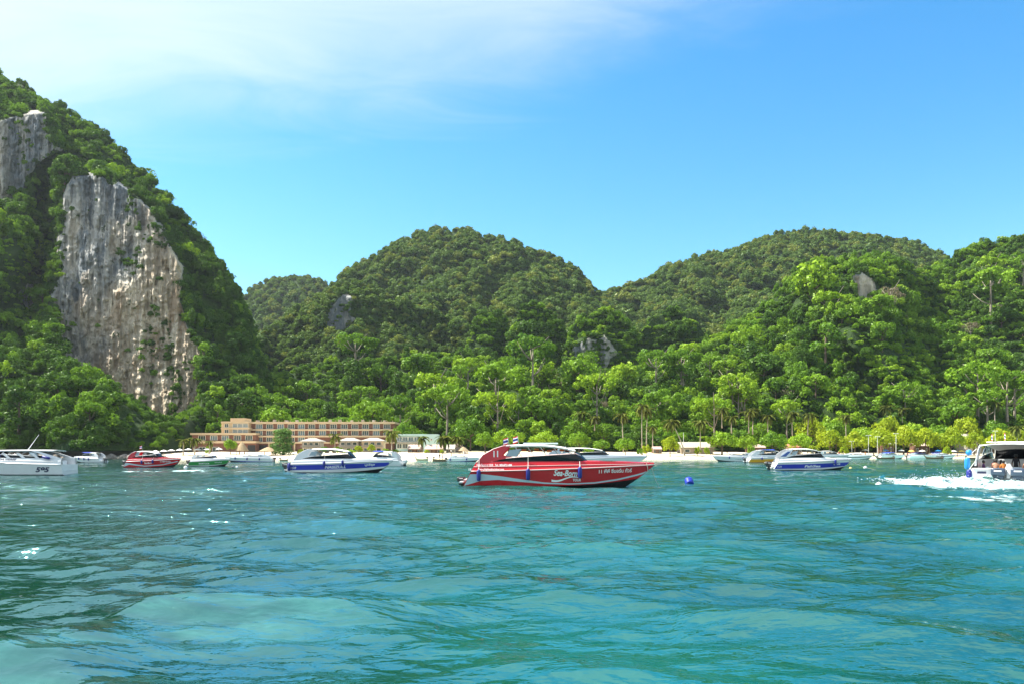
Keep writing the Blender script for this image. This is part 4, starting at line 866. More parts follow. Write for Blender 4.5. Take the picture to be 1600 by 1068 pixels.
bt = small_boat(1166, 722.2, 1252, 'yellow-hulled white speedboat with red flash behind the blue banded boat', band=(0.0, 0.85, YELL), B=3.4, fb=1.15, fend=(0.24, 0.55), heading=0.06, tarp=(0.25, 0.5))
bt.band(lambda u: 0.12 + 2.0 * (u - 0.3), lambda u: 0.30 + 1.7 * (u - 0.3), mat('flash_red', (0.6, 0.04, 0.02), 0.4), 'flash', 0.34, 0.52, 12)
small_boat(1008, 715.9, 1052, 'slim red and white open boat by the sand left of the leaning palm', upper=WHITE, B=2.0, fb=0.5, band=(0.2, 0.42, RED), low=True, fend=(), eng=1)
small_boat(1052, 716.2, 1078, 'small white open boat beside the slim red and white one', B=1.8, fb=0.5, low=True, fend=(), eng=1)
small_boat(1272, 717.2, 1330, 'white speedboat with grey stripe on the beach right of the blue banded boat', B=3.0, fb=1.1, fend=(), band=(0.7, 0.85, BLACK), heading=0.1)
small_boat(1316, 716.5, 1362, 'long low white speedboat with black sheer stripe at the right beach', B=2.6, fb=0.95, fend=(), band=(0.5, 0.75, BLACK), rz=2.1, heading=-0.1)
small_boat(1372, 716.0, 1418, 'white speedboat under a blue tarpaulin at the right beach', B=2.8, fb=1.0, fend=(), tarp=(0.2, 0.55), heading=0.15, rz=2.3)
small_boat(1418, 715.9, 1462, 'white speedboat with long blue canopy, between tarpaulin and grey boats', B=2.8, fb=0.95, fend=(), tarp=(0.25, 0.6), heading=-0.12, roof=TARP, rz=2.3)
small_boat(1456, 715.9, 1494, 'grey-white speedboat with dark sheer line nearest the departing boat', B=2.8, fb=1.0, fend=(0.4,), band=(0.75, 0.95, BLACK), heading=0.05, rz=2.1)

# wooden longtail boats
def longtail(px0, py, px1, label, heading=0.0, canopy=None, m=WOOD, h=0.75):
    loc, hd, L_ = place(px0, py, px1); e = empty('longtail_boat', loc, hd + heading, label=label, cat='longtail boat', group='wooden longtail boats at the beach'); e.location.z = 0.02
    us = [i / 20 for i in range(21)]; w = lambda u: max(0.03, L_ * 0.085 * (1 - abs(2 * u - 0.85) ** 2.6)); zt = lambda u: h * (0.75 + 0.35 * (2 * u - 0.9) ** 2) + 1.3 * max(0, (u - 0.8) / 0.2) ** 2; zb = lambda u: -0.25 + (zt(1) - 0.15) * max(0, (u - 0.7) / 0.3) ** 2
    b = MB()
    for sg in (-1, 1): b.grid([[Vector((u * L_, sg * w(u) * k, zb(u) + (zt(u) - zb(u)) * k ** 1.7)) for k in (0, 0.4, 0.75, 1)] for u in us])
    b.add([(0, -w(0), zt(0)), (0, 0, zb(0)), (0, w(0), zt(0))], [(0, 1, 2)]); b.build('hull', m, e)
    for sg in (-1, 1): q = MB(); q.tube([(u * L_, sg * w(u), zt(u)) for u in us], 0.05, 5); q.build('gunwale', WOODL, e)
    for k in range(4): q = MB(); u = 0.25 + 0.14 * k; q.box((u * L_, 0, h * 0.55), (0.25, 2 * w(u) * 0.9, 0.05)); q.build('thwart', WOODL, e)
    q = MB(); q.tube([(-0.15 * L_, 0, -0.1), (0.04 * L_, 0, h + 0.25)], 0.03, 5); q.box((0.06 * L_, 0, h + 0.3), (0.6, 0.35, 0.35), bev=0.05); q.build('longtail_engine', BLACK, e)
    if canopy:
        q = MB(); q.grid([[Vector((x * L_, y * w(0.4) * 1.1, h + 1.35 + 0.15 * (1 - y * y))) for y in (-1, -0.5, 0, 0.5, 1)] for x in (0.22, 0.4, 0.6)]); q.build('canopy', canopy, e)
        for x in (0.24, 0.58):
            for sg in (-1, 1): q = MB(); q.tube([(x * L_, sg * w(0.4), h * 0.7), (x * L_, sg * w(0.4), h + 1.35)], 0.03, 5); q.build('canopy_post', WOODL, e)
    return e
longtail(669, 719.6, 647, 'pale wooden longtail boat drawn up on the sand, leftmost of the pair before the bungalows', 0.0, None, WOODL)
longtail(676, 720.4, 706, 'dark wooden longtail boat afloat left of the low white speedboat', 0.08, None)
longtail(437, 719.3, 452, 'short wooden rowing boat on the sand before the round bushy tree', 0.05, None, WOOD, 0.5)
longtail(1398, 716.4, 1366, 'wooden longtail boat with raised prow at the right beach', -0.1, TARP)
longtail(1474, 716.1, 1440, 'wooden longtail boat with blue canopy, rightmost of the longtails', 0.1, TARP)
longtail(1352, 716.2, 1322, 'wooden longtail boat with pale canopy behind the black striped speedboat', 0.05, CREAM)
longtail(1508, 716.6, 1532, 'wooden longtail boat beside the departing speedboat', 0.05, None)
# ------------------------------------------------------------------ people
SKIN = mat('skin', (0.42, 0.22, 0.13), 0.55, vary=(6, 0.12)); SKIND = mat('skin_tan', (0.28, 0.135, 0.075), 0.55, vary=(6, 0.12)); HAIR = mat('hair_dark', (0.012, 0.010, 0.009), 0.6)
CLOTH = {k: mat('cloth_' + k, v, 0.85, bump=(14, 0.4, 0.02)) for k, v in (('black', (0.015, 0.015, 0.018)), ('grey', (0.30, 0.30, 0.31)), ('red', (0.40, 0.03, 0.03)), ('blue', (0.03, 0.06, 0.25)), ('white', (0.7, 0.7, 0.68)), ('orange', (0.6, 0.2, 0.04)), ('purple', (0.10, 0.03, 0.12)))}
def person(loc, rz, pose, label, skin=SKIN, shirt=None, shorts='black', hat=False, scale=1.0, turn=0.0, group=None, arms='rest', fingers=True):
    J = {'pelvis': (0, 0, 0, .135), 'spine': (0.0, 0, .24, .125), 'chest': (0.0, 0, .44, .145), 'neck': (0.02, 0, .585, .055), 'jaw': (0.045, 0, .67, .078), 'skull': (0.03, 0, .775, .092)}
    E = [('pelvis', 'spine'), ('spine', 'chest'), ('chest', 'neck'), ('neck', 'jaw'), ('jaw', 'skull')]
    J['nose'] = (0.15, 0, .705, .016); E.append(('jaw', 'nose'))
    for sg, n in ((-1, 'r'), (1, 'l')):
        J['sh' + n] = (0, sg * .185, .50, .068)
        if arms == 'rest': J['el' + n] = (.05, sg * .25, .24, .048); J['wr' + n] = (.25, sg * .19, .12, .034); fd = Vector((0.9, -sg * 0.2, -0.3))
        elif arms == 'down': J['el' + n] = (-.03, sg * .25, .21, .048); J['wr' + n] = (.04, sg * .27, -.03, .034); fd = Vector((0.2, 0, -1))
        else: J['el' + n] = (.12, sg * .27, .62, .048) if sg > 0 else (-.02, sg * .25, .21, .048); J['wr' + n] = (.18, sg * .24, .86, .034) if sg > 0 else (.05, sg * .26, -.03, .034); fd = Vector((0.2, 0, 1.0)) if sg > 0 else Vector((0.2, 0, -1))
        fd.normalize(); w = Vector(J['wr' + n][:3]); J['pa' + n] = (*(w + fd * 0.075), .036)
        E += [('chest', 'sh' + n), ('sh' + n, 'el' + n), ('el' + n, 'wr' + n), ('wr' + n, 'pa' + n)]
        if fingers:
            ax = fd.cross(Vector((0, sg, 0.2))).normalized()
            for k, ln in enumerate((0.075, 0.085, 0.08, 0.06)):
                q = w + fd * 0.10 + ax * (k - 1.5) * 0.02; J['f%s%d' % (n, k)] = (*(q + fd * ln * 0.55 + Vector((0.01, 0, -0.005))), .0095); J['g%s%d' % (n, k)] = (*(q + fd * ln + Vector((0.0, 0, -0.02))), .008)
                E += [('pa' + n, 'f%s%d' % (n, k)), ('f%s%d' % (n, k), 'g%s%d' % (n, k))]
            J['t' + n] = (*(w + fd * 0.07 - ax * 0.055), .011); E.append(('wr' + n, 't' + n))
        J['hi' + n] = (0.0, sg * .095, -.04, .095)
        if pose == 'sit': J['kn' + n] = (.42, sg * .12, .0, .062); J['an' + n] = (.44, sg * .12, -.40, .042); J['fo' + n] = (.60, sg * .13, -.43, .034)
        else: J['kn' + n] = (.03, sg * .10, -.45, .062); J['an' + n] = (-.01, sg * .10, -.84, .042); J['fo' + n] = (.15, sg * .12, -.885, .034)
        E += [('pelvis', 'hi' + n), ('hi' + n, 'kn' + n), ('kn' + n, 'an' + n), ('an' + n, 'fo' + n)]
    names = list(J); ix = {k: i for i, k in enumerate(names)}
    me = bpy.data.meshes.new('person'); me.from_pydata([J[k][:3] for k in names], [(ix[a], ix[b]) for a, b in E], [])
    o = bpy.data.objects.new('t', me); md = o.modifiers.new('s', 'SKIN'); md.use_smooth_shade = True
    for i, k in enumerate(names): sv = me.skin_vertices[0].data[i]; sv.radius = (J[k][3],) * 2; sv.use_root = (k == 'pelvis')
    sb = o.modifiers.new('d', 'SUBSURF'); sb.levels = 1; sb.render_levels = 1
    bm_ = evaluated(o)
    cm_ = CLOTH[shorts]; bm_.materials.clear()
    for q in (skin, CLOTH[shirt] if shirt else skin, cm_): bm_.materials.append(q)
    A_ = np.array([J[a][:3] for a, b in E]); D_ = np.array([J[b][:3] for a, b in E]) - A_; CC = np.empty(len(bm_.polygons) * 3); bm_.polygons.foreach_get('center', CC); CC = CC.reshape(-1, 1, 3)
    tt_ = np.clip(((CC - A_) * D_).sum(-1) / ((D_ ** 2).sum(-1) + 1e-9), 0, 1); near_ = np.linalg.norm(CC - A_ - D_ * tt_[..., None], axis=-1).argmin(1)
    for pi, p in enumerate(bm_.polygons):
        c = CC[pi, 0]; best = (0, 0, *E[near_[pi]])
        a, b_ = best[2], best[3]; i = 0
        if a in ('pelvis', 'spine', 'chest') and b_ in ('spine', 'chest', 'neck', 'shl', 'shr') or (a.startswith('sh')): i = 1
        if (a == 'pelvis' and c[2] < 0.07) or a.startswith('hi') and b_.startswith('kn'): i = 2
        p.material_index = i; p.use_smooth = True
    e = bpy.data.objects.new('person', bm_); COL.objects.link(e); e.location = loc; e.rotation_euler = (0, 0, rz); e.scale = (scale,) * 3
    tag(e, label, 'person', group)
    h = MB(); M_ = Matrix.Rotation(-0.25, 3, 'Y'); h.lathe((0.012, 0, .745), [(0.098, -0.09), (0.108, -0.02), (0.112, 0.05), (0.09, 0.10), (0.045, 0.128), (0.004, 0.135)], 12, M_.to_4x4().to_3x3()); h.build('hair', HAIR, e, True)
    if hat: h = MB(); h.lathe((0.02, 0, .80), [(0.22, 0), (0.215, 0.012), (0.122, 0.02), (0.112, 0.11), (0.08, 0.14), (0.005, 0.145)], 14); h.build('hat', CLOTH['black'], e, True)
    return e

# speedboat leaving on the right, seen from its stern
SB = water_pos(1576, 756.0); SH = math.atan2(SB.y, SB.x) - R(7.0)
bt = Boat('speedboat', 'crowded white speedboat with two dark outboards speeding away at the right edge', SB, SH, 12.0, 5.3, 1.22, trim=WHITE, roof=CREAM, rz=2.62)
bt.br = lambda u: max(0.02, 2.65 * (1 if u < 0.42 else max(0.0, 1 - ((u - 0.42) / 0.58) ** 2.3)))
bt.rake = 0.05; bt.body(cock=0.6)
bt.top(u0=0.02, u1=0.58, wing=[(0.0, -0.35), (0.005, 0.2), (0.015, 0.7), (0.03, 0.97), (0.10, 0.97), (0.085, 0.6), (0.09, 0.2), (0.13, -0.1)], clutter=False, posts=5)
for sg in (-1, 1):
    bt.panel('wing_graphic', [bt.P(*q) for q in ((0.018, 0.10), (0.024, 0.45), (0.055, 0.72), (0.072, 0.55), (0.06, 0.15))], PALE, sg, 0.05, 0.02)
    bt.panel('wing_graphic', [bt.P(*q) for q in ((0.012, -0.30), (0.014, -0.02), (0.05, 0.02), (0.10, -0.1))], BLUE, sg, 0.05, 0.02)
for y in (-0.72, 0.62):
    b_ = MB(); b_.box((-0.50, y, 1.00), (0.90, 0.98, 0.62), bev=0.13); b_.box((-0.46, y, 0.60), (0.62, 0.74, 0.3), bev=0.07); e_ = bt.part('outboard_engine', b_, NAVY, True)
    b_ = MB(); b_.box((-0.4, y, 0.0), (0.3, 0.2, 1.0), bev=0.04); bt.part('engine_leg', b_, NAVY, parent=e_)
    b_ = MB(); b_.box((-0.956, y, 1.08), (0.012, 0.52, 0.10)); bt.part('engine_badge', b_, INKW, parent=e_)
    b_ = MB(); b_.box((-0.953, y, 1.19), (0.012, 0.34, 0.07)); bt.part('engine_vent', b_, BLACK, parent=e_)
b_ = MB(); b_.box((-0.24, 0, 0.26), (0.5, 4.4, 0.14), bev=0.03); bt.part('swim_platform', b_, PALE)
for y in (-1.9, 1.75): b_ = MB(); b_.box((-0.30, y, 0.55), (0.62, 0.72, 0.5), bev=0.08); bt.part('stern_step', b_, WHITE)
b_ = MB(); b_.box((-0.012, 1.85, 0.92), (0.012, 0.62, 0.16)); bt.part('stern_emblem', b_, INKB)
b_ = MB(); b_.box((-0.03, 0, 1.24), (0.16, 5.0, 0.09), bev=0.03); bt.part('transom_cap', b_, CREAM)
b_ = MB(); b_.add([(-0.10, -0.34, 1.26), (-0.10, 0.22, 1.26), (-0.12, 0.10, 1.62), (-0.12, -0.10, 1.66), (-0.55, -0.16, 0.5), (-0.55, 0.06, 0.5)], [(0, 1, 2, 3), (0, 3, 4), (3, 2, 5, 4), (2, 1, 5)]); bt.part('towel', b_, CLOTH['white'])
for k in range(5):
    b_ = MB(); x = 0.55 + 1.15 * k; b_.box((x, 0, 0.92), (0.5, 4.2, 0.16), bev=0.05)
    b_.box((x + 0.3 if k == 0 else x - 0.28, 0, 1.15), (0.10, 4.2, 0.42), bev=0.04) if k else None; bt.part('bench_seat', b_, PALE if k % 2 else SEAT)
for (y, zt_, m_, ln) in ((2.75, 1.15, FEND, 1.05), (2.95, 2.15, FENDC, 1.0)):
    b_ = MB(); x = 0.05 if m_ is FEND else 0.5; b_.lathe((x, y, zt_ - ln), [(0.04, 0), (0.17, 0.05), (0.21, 0.18), (0.21, ln - 0.18), (0.16, ln - 0.05), (0.05, ln)], 10); f_ = bt.part('fender', b_, m_, True)
    b_ = MB(); b_.tube([(x, y, zt_), (x, 2.3, zt_ + 0.7)], 0.02, 4); bt.part('fender_rope', b_, CREAM, parent=f_)
b_ = MB(); b_.lathe((0.6, 2.85, 2.3), [(0.04, 0), (0.22, 0.08), (0.24, 0.28), (0.16, 0.44), (0.03, 0.48)], 10); bt.part('float_ball', b_, FENDC, True)
bt.flag(0.18, 1.4, 0.9).flag(0.25, 0.6, 1.0)
b_ = MB(); b_.box((3.6, 0.3, bt.zroof + 0.2), (3.4, 3.0, 0.10), bev=0.03); bt.part('roof_rack', b_, CREAM)
def on_boat(x, y, z): M_ = Matrix.Translation(SB) @ Matrix.Rotation(SH, 4, 'Z'); return M_ @ Vector((x, y, z))
person(on_boat(0.62, 0.95, 1.06), SH + 0.1, 'sit', 'shirtless person with dark hair sitting behind the left outboard', SKIN, None, 'blue', scale=1.08)
person(on_boat(0.62, 0.42, 1.05), SH + 0.5, 'sit', 'person in an orange top sitting next to the shirtless one', SKIND, 'orange', 'black')
person(on_boat(0.62, -1.15, 1.06), SH - 0.1, 'sit', 'tanned shirtless person sitting at the right end of the stern bench', SKIND, None, 'black', scale=1.1)
person(on_boat(0.75, 1.85, 1.05), SH - 1.2, 'sit', 'person in dark purple sitting sideways at the left gunwale', SKIND, 'purple', 'black')
person(on_boat(2.9, -0.15, 1.47), SH, 'stand', 'person in black with black cap standing under the canopy', SKIND, 'black', 'black', True, arms='down', scale=1.02)
person(on_boat(2.3, -1.30, 1.47), SH + 0.6, 'stand', 'person in a grey shirt and black hat holding the roof', SKIND, 'grey', 'black', True, arms='up', scale=1.02)
person(on_boat(2.9, 0.9, 1.06), SH, 'sit', 'person in black sitting in the second row, seen between the others', SKIND, 'black', 'black')
person(on_boat(4.1, 1.5, 1.06), SH, 'sit', 'person in red sitting far forward under the canopy', SKIN, 'red', 'black')

# buoys and floats
def buoy(px, py, r, m, label, kind='ball'):
    p = water_pos(px, py); e = empty('buoy', p, random.uniform(0, 6), label=label, cat='buoy'); q = MB()
    if kind == 'drum':
        M_ = Matrix.Rotation(1.15, 3, 'X'); q.lathe((0, 0, r * 0.35), [(r * 0.9, -r * 1.25), (r, -r * 1.2), (r, -r * 0.5), (r * 1.06, -r * 0.45), (r * 1.06, -r * 0.35), (r, -r * 0.3), (r, r * 0.4), (r * 1.06, r * 0.45), (r * 1.06, r * 0.55), (r, r * 0.6), (r, r * 1.2), (r * 0.9, r * 1.25)], 16, M_)
        q.build('drum', m, e, True); q = MB(); q.lathe(M_ @ Vector((0, 0, r * 1.25)) + Vector((0, 0, r * 0.35)), [(r * 0.16, 0), (r * 0.16, r * 0.08)], 8, M_); q.build('cap', BLACK, e)
    else:
        q.lathe((0, 0, r * 0.2), [(r * math.sin(a) + 0.01, -r * math.cos(a)) for a in [i * math.pi / 8 for i in range(9)]], 14); q.build('float', m, e, True)
        q = MB(); q.lathe((0, 0, r * 1.15), [(r * 0.2, 0), (r * 0.2, r * 0.12), (r * 0.08, r * 0.25)], 8); q.build('ring', m, e)
    return e
buoy(1077, 755, 0.33, mat('drum_blue', (0.01, 0.03, 0.36), 0.4, vary=(3, 0.2)), 'blue plastic drum floating right of the red boat', 'drum')
buoy(1352, 730.5, 0.27, WHITE, 'white ball buoy between the blue banded boat and the wake'); buoy(1373, 758.5, 0.24, WHITE, 'white buoy at the tip of the wake'); buoy(1329, 731.5, 0.22, mat('float_yellow', (0.55, 0.45, 0.15), 0.6), 'yellowish float on the mooring line of the blue banded boat')
buoy(364, 729.5, 0.2, BLACK, 'small black float off the bow of the green-banded boat'); buoy(370, 729.5, 0.2, WHITE, 'small white float off the bow of the green-banded boat'); buoy(290, 730.5, 0.3, WHITE, 'white float between the small red and the green-banded boat')

# spray thrown up beside the departing boat
g = np.random.default_rng(77); OV = np.array([(1, 0, 0), (-1, 0, 0), (0, 1, 0), (0, -1, 0), (0, 0, 1), (0, 0, -1)], float); OF = np.array([(0, 2, 4), (2, 1, 4), (1, 3, 4), (3, 0, 4), (2, 0, 5), (1, 2, 5), (3, 1, 5), (0, 3, 5)]); VV, FF = [], []
for k in range(1500):
    t_ = g.uniform(0, 1) ** 1.5; q = water_pos(1514 - 100 * t_, 752 + 5 * t_); hgt = g.exponential(0.26) * (1 - 0.7 * t_); r_ = g.uniform(0.010, 0.030) * (1 + 0.9 * (hgt < 0.25))
    VV.append(OV * r_ * np.array([1.6, 1, 0.8]) + np.array([q.x + g.normal(0, 0.4), q.y + g.normal(0, 3.0), 0.1 + hgt])); FF.append(OF + 6 * k)
o = np_mesh('spray', np.concatenate(VV), np.concatenate(FF), mat('spray_white', (0.75, 0.8, 0.82), 0.4)); tag(o, 'white spray thrown up beside the departing speedboat', None, None, 'stuff')
# ------------------------------------------------------------------ buildings
PLAST = mat('plaster_cream', (0.60, 0.45, 0.28), 0.85, vary=(0.4, 0.1)); BRICKW = mat('wall_russet', (0.22, 0.105, 0.075), 0.85, vary=(0.6, 0.2)); WFR = mat('window_frame', (0.66, 0.60, 0.50), 0.6)
PANE = mat('window_pane', (0.035, 0.06, 0.055), 0.08, spec=0.7); PANEB = mat('window_blue_pane', (0.12, 0.18, 0.20), 0.08, spec=0.7)
GREENW = mat('wall_pale_green', (0.44, 0.60, 0.55), 0.8, vary=(0.4, 0.08)); ROOFP = mat('roof_pinkish', (0.46, 0.34, 0.28), 0.85, vary=(1.2, 0.2), bump=(4, 0.5, 0.05)); ROOFW = mat('roof_pale', (0.34, 0.31, 0.26), 0.8, vary=(0.8, 0.12))
THATCH = mat('thatch', (0.36, 0.27, 0.16), 0.95, bump=(14, 1.0, 0.12), vary=(5, 0.35)); TIMB = mat('timber_dark', (0.13, 0.065, 0.04), 0.8, vary=(2, 0.25)); STONE = mat('wall_grey', (0.42, 0.40, 0.36), 0.9, vary=(0.8, 0.15))
def block(e, name, px0, px1, py0, py1, Y, depth, m):
    a, b = at(px0, py1, Y), at(px1, py0, Y); q = MB(); q.box(((a.x + b.x) / 2 - e.location.x, Y + depth / 2 - e.location.y, (a.z + b.z) / 2 - e.location.z), (b.x - a.x, depth, b.z - a.z)); return q.build(name, m, e)
WIN = {}
def window(e, px, py, w, h, Y, panes=3, m=PANE):
    """frame proud of the wall, recessed panes between mullions"""
    k = (round(w, 2), round(h, 2), panes, m.name); c = at(px, py, Y) - e.location
    if k not in WIN:
        f = MB(); t_ = 0.16
        f.box((-w / 2, 0, 0), (t_, 0.22, h + t_)); f.box((w / 2, 0, 0), (t_, 0.22, h + t_)); f.box((0, 0.002, h / 2), (w - t_, 0.216, t_)); f.box((0, -0.02, -h / 2), (w + 0.3, 0.30, t_ * 0.98))
        for i in range(1, panes): f.box((-w / 2 + w * i / panes, 0.03, 0), (0.10, 0.14, h - t_))
        fo_ = f.build('window', WFR, None); p = MB(); p.box((0, 0, 0), ((w - t_) / panes - 0.10, 0.04, h - t_)); po = p.build('pane', m, None); WIN[k] = (fo_.data, po.data); bpy.data.objects.remove(fo_); bpy.data.objects.remove(po)
    fd, pd = WIN[k]; o = bpy.data.objects.new('window', fd); COL.objects.link(o); o.parent = e; o.location = c
    for i in range(panes): q = bpy.data.objects.new('pane', pd); COL.objects.link(q); q.parent = o; q.location = (-w / 2 + w * (i + 0.5) / panes, 0.06, 0)
    return o
HY = 305.0; hot = empty('hotel', Vector((at(455, 700, HY).x, HY, 2.5)), label='long russet hotel with cream bands and a corner tower at the foot of the cliff', cat='hotel')
block(hot, 'wall', 388, 616, 660.5, 703, HY, 16, BRICKW); block(hot, 'wall', 300, 400, 678, 706, HY - 4, 14, BRICKW)
for (a, b, y0, y1) in ((386, 617, 658.2, 661.2), (388, 617, 669.6, 671.8), (388, 617, 679.8, 682.2), (398, 617, 689.6, 692.0)): block(hot, 'floor_band', a, b, y0, y1, HY - 1.1, 17.3, PLAST)
for (a, b, y0, y1) in ((297, 399.5, 675.6, 678.6), (297, 399.5, 688.2, 691.6)): block(hot, 'floor_band', a, b, y0, y1, HY - 5.1, 15.3, PLAST)
tw = block(hot, 'tower', 346, 388.5, 660.5, 676, HY - 3, 12, PLAST)
for (a, b, y0, y1) in ((345, 389.5, 657.6, 660.4), (345, 389.5, 667.2, 669.8)): block(hot, 'tower_band', a, b, y0, y1, HY - 3.6, 13, PLAST)
block(hot, 'tower_top', 360, 382, 652.5, 658, HY - 2, 8, PLAST)
for fy in (664.0, 673.0):
    for k in range(3): window(hot, 367.5 + 8 * k, fy, 1.85, 1.5, HY - 3.16, 4, PANEB)
    window(hot, 354, fy, 1.5, 1.4, HY - 3.16, 2, PANE)
for fy in (665.4, 675.6, 685.8):
    for px in (405, 421.5, 438.5, 455, 471, 487, 504, 521, 538, 554.5, 571, 588, 604.5):
        if fy > 680 and px > 500: continue
        window(hot, px, fy, 2.55, 1.75, HY - 0.12, 3, PANE if int(px) % 3 else PANEB)
for px in (315.5, 334, 352, 371, 389): window(hot, px, 683.2, 2.7, 1.75, HY - 4.12, 3, PANE if int(px) % 2 else PANEB)
for px in (316, 337): window(hot, px, 701, 2.5, 1.7, HY - 4.12, 2)
for px in (302, 400, 420, 440, 460): q = block(hot, 'column', px - 1, px + 1, 691.8, 706, HY - 5.0 if px < 350 else HY - 1.0, 0.6, PLAST)
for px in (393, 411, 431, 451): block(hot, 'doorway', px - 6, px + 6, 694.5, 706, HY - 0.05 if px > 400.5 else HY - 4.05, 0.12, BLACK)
for px in (402, 428, 447, 463, 492, 515, 530, 549, 566, 583, 600): block(hot, 'roof_unit', px - 1.6, px + 1.6, 655.8 - (px % 3) * 0.5, 658.1, HY + 4, 2.0, STONE if px % 2 else ROOFW)
for k in range(26): block(hot, 'roof_rail_post', 391 + k * 8.9 - 0.25, 391 + k * 8.9 + 0.25, 655.6, 658.1, HY - 0.6, 0.15, PLAST)
def hip(e, cx, cy, w, d, z0, z1, m, name='roof', over=0.6, rl=0.4):
    q = MB(); W_, D_ = w / 2 + over, d / 2 + over; r = w * rl / 2
    q.add([(cx - W_, cy - D_, z0), (cx + W_, cy - D_, z0), (cx + W_, cy + D_, z0), (cx - W_, cy + D_, z0), (cx - r, cy, z1), (cx + r, cy, z1), (cx - W_, cy - D_, z0 - 0.15), (cx + W_, cy - D_, z0 - 0.15), (cx + W_, cy + D_, z0 - 0.15), (cx - W_, cy + D_, z0 - 0.15)],
          [(0, 1, 5, 4), (1, 2, 5), (2, 3, 4, 5), (3, 0, 4), (0, 6, 7, 1), (1, 7, 8, 2), (2, 8, 9, 3), (3, 9, 6, 0), (6, 9, 8, 7)]); return q.build(name, m, e)
for (a, b, top, lab) in ((472, 500, 683.5, 'leftmost of three pale two-storey villas before the hotel'), (530, 560, 683, 'middle one of three pale two-storey villas before the hotel'), (566, 598, 683, 'rightmost of three pale two-storey villas before the hotel')):
    Y = 280.0; c = at((a + b) / 2, 705, Y); w = (b - a) / F * Y; e = empty('villa', Vector((c.x, Y, 2.3)), label=lab, cat='villa')
    H_ = at(0, top + 5, Y).z - 2.3; q = MB(); q.box((0, 3, H_ / 2), (w, 6, H_)); q.build('wall', PLAST if a > 560 else ROOFW, e)
    q = MB(); q.box((0, -0.5, H_ * 0.52), (w + 0.6, 1.6, 0.2)); q.build('balcony', ROOFW, e)
    q = MB(); q.box((0, -1.25, H_ * 0.52 + 0.55), (w + 0.5, 0.06, 0.08));
    for k in range(7): q.box((-w / 2 + w * k / 6, -1.25, H_ * 0.52 + 0.3), (0.06, 0.05, 0.5))
    q.build('balcony_rail', ROOFW, e); hip(e, 0, 2.6, w, 7, H_, at(0, top, Y).z - 2.3, ROOFW)
    for fz in (0.27, 0.77):
        for k in (-1, 0, 1): window(e, (a + b) / 2 + k * (b - a) * 0.31, HOR - (2.3 + H_ * fz - CAMZ) * F / (Y - 0.1), w * 0.22, H_ * 0.25, Y - 0.1, 1)
Y = 285.0; e = empty('guesthouse', Vector((at(650, 705, Y).x, Y, 2.4)), label='flat-roofed pale green guesthouse right of the hotel', cat='building')
block(e, 'wall', 619, 682, 678.5, 704, Y, 12, GREENW); block(e, 'parapet', 618, 664, 677.2, 679.8, Y - 0.6, 13, GREENW); block(e, 'wing', 662, 683.5, 677.4, 703, Y - 2.5, 8, GREENW); block(e, 'balcony', 619, 661, 689.6, 691.4, Y - 1.4, 1.4, ROOFW)
for px in (624, 633, 642, 651): window(e, px, 685, 1.7, 1.5, Y - 0.1, 2, PANEB); window(e, px, 696, 1.7, 1.7, Y - 0.1, 2, PANE)
window(e, 674, 686, 0.6, 0.6, Y - 2.6, 1)
def gable(px0, px1, ptop, peave, Y, label, m=ROOFP, wall=TIMB, wy=706, name='bungalow', cat='bungalow', depth=5.0, dors=True):
    c = at((px0 + px1) / 2, 705, Y); zb = beach_z(c.x, Y) - 0.2; e = empty(name, Vector((c.x, Y, zb)), label=label, cat=cat, group=None); w = (px1 - px0) / F * Y; ze = at(0, peave, Y).z - zb; zr_ = at(0, ptop, Y).z - zb
    q = MB(); q.box((0, depth / 2, ze / 2), (w * 0.92, depth, ze)); q.build('wall', wall, e)
    q = MB(); o_ = 0.7
    for s_ in (0, 1):
        y0, y1 = (-o_, depth / 2) if s_ == 0 else (depth + o_, depth / 2); q.add([(-w / 2, y0, ze - 0.15), (w / 2, y0, ze - 0.15), (w / 2, y1, zr_), (-w / 2, y1, zr_), (-w / 2, y0, ze - 0.35), (w / 2, y0, ze - 0.35), (w / 2, y1, zr_ - 0.2), (-w / 2, y1, zr_ - 0.2)], [(0, 1, 2, 3), (4, 7, 6, 5), (0, 4, 5, 1), (1, 5, 6, 2), (3, 7, 4, 0)])
    q.build('roof', m, e)
    if dors:
        q = MB(); q.box((0, -0.05, ze * 0.40), (0.9, 0.12, ze * 0.78)); q.build('door', WOOD, e)
        for k in (-1, 1): q = MB(); q.box((k * w * 0.28, -0.05, ze * 0.5), (w * 0.16, 0.12, ze * 0.42)); f_ = q.build('window', WFR, e); q = MB(); q.box((k * w * 0.28, -0.10, ze * 0.5), (w * 0.13, 0.06, ze * 0.34)); q.build('pane', PANE, f_)
        for k in (-0.46, 0.46): q = MB(); q.tube([(k * w, -o_ + 0.1, 0), (k * w, -o_ + 0.1, ze - 0.2)], 0.09, 6); q.build('veranda_post', WOODL, e)
    return e
gable(637, 659, 693.5, 699.5, 262, 'brown bungalow with pinkish roof, leftmost of the beach bungalows'); gable(664, 692, 693.5, 700, 258, 'wide bungalow with pinkish gable roof behind the longtail boats')
gable(697, 711, 693.5, 700, 262, 'small bungalow with pale roof left of the thatched shelter', ROOFW, STONE); gable(709, 722, 692.5, 702, 268, 'steep-roofed hut right of the small pale bungalow', ROOFP, TIMB)
gable(1062, 1116, 689.5, 697.5, 292, 'long low beach building with pale roof behind the leaning palm', mat('roof_cream', (0.40, 0.36, 0.28), 0.8, vary=(0.8, 0.15)), mat('wall_brown', (0.30, 0.24, 0.17), 0.9), name='beach_building', cat='building', dors=True, depth=7)  # long building with a plain brown wall colour
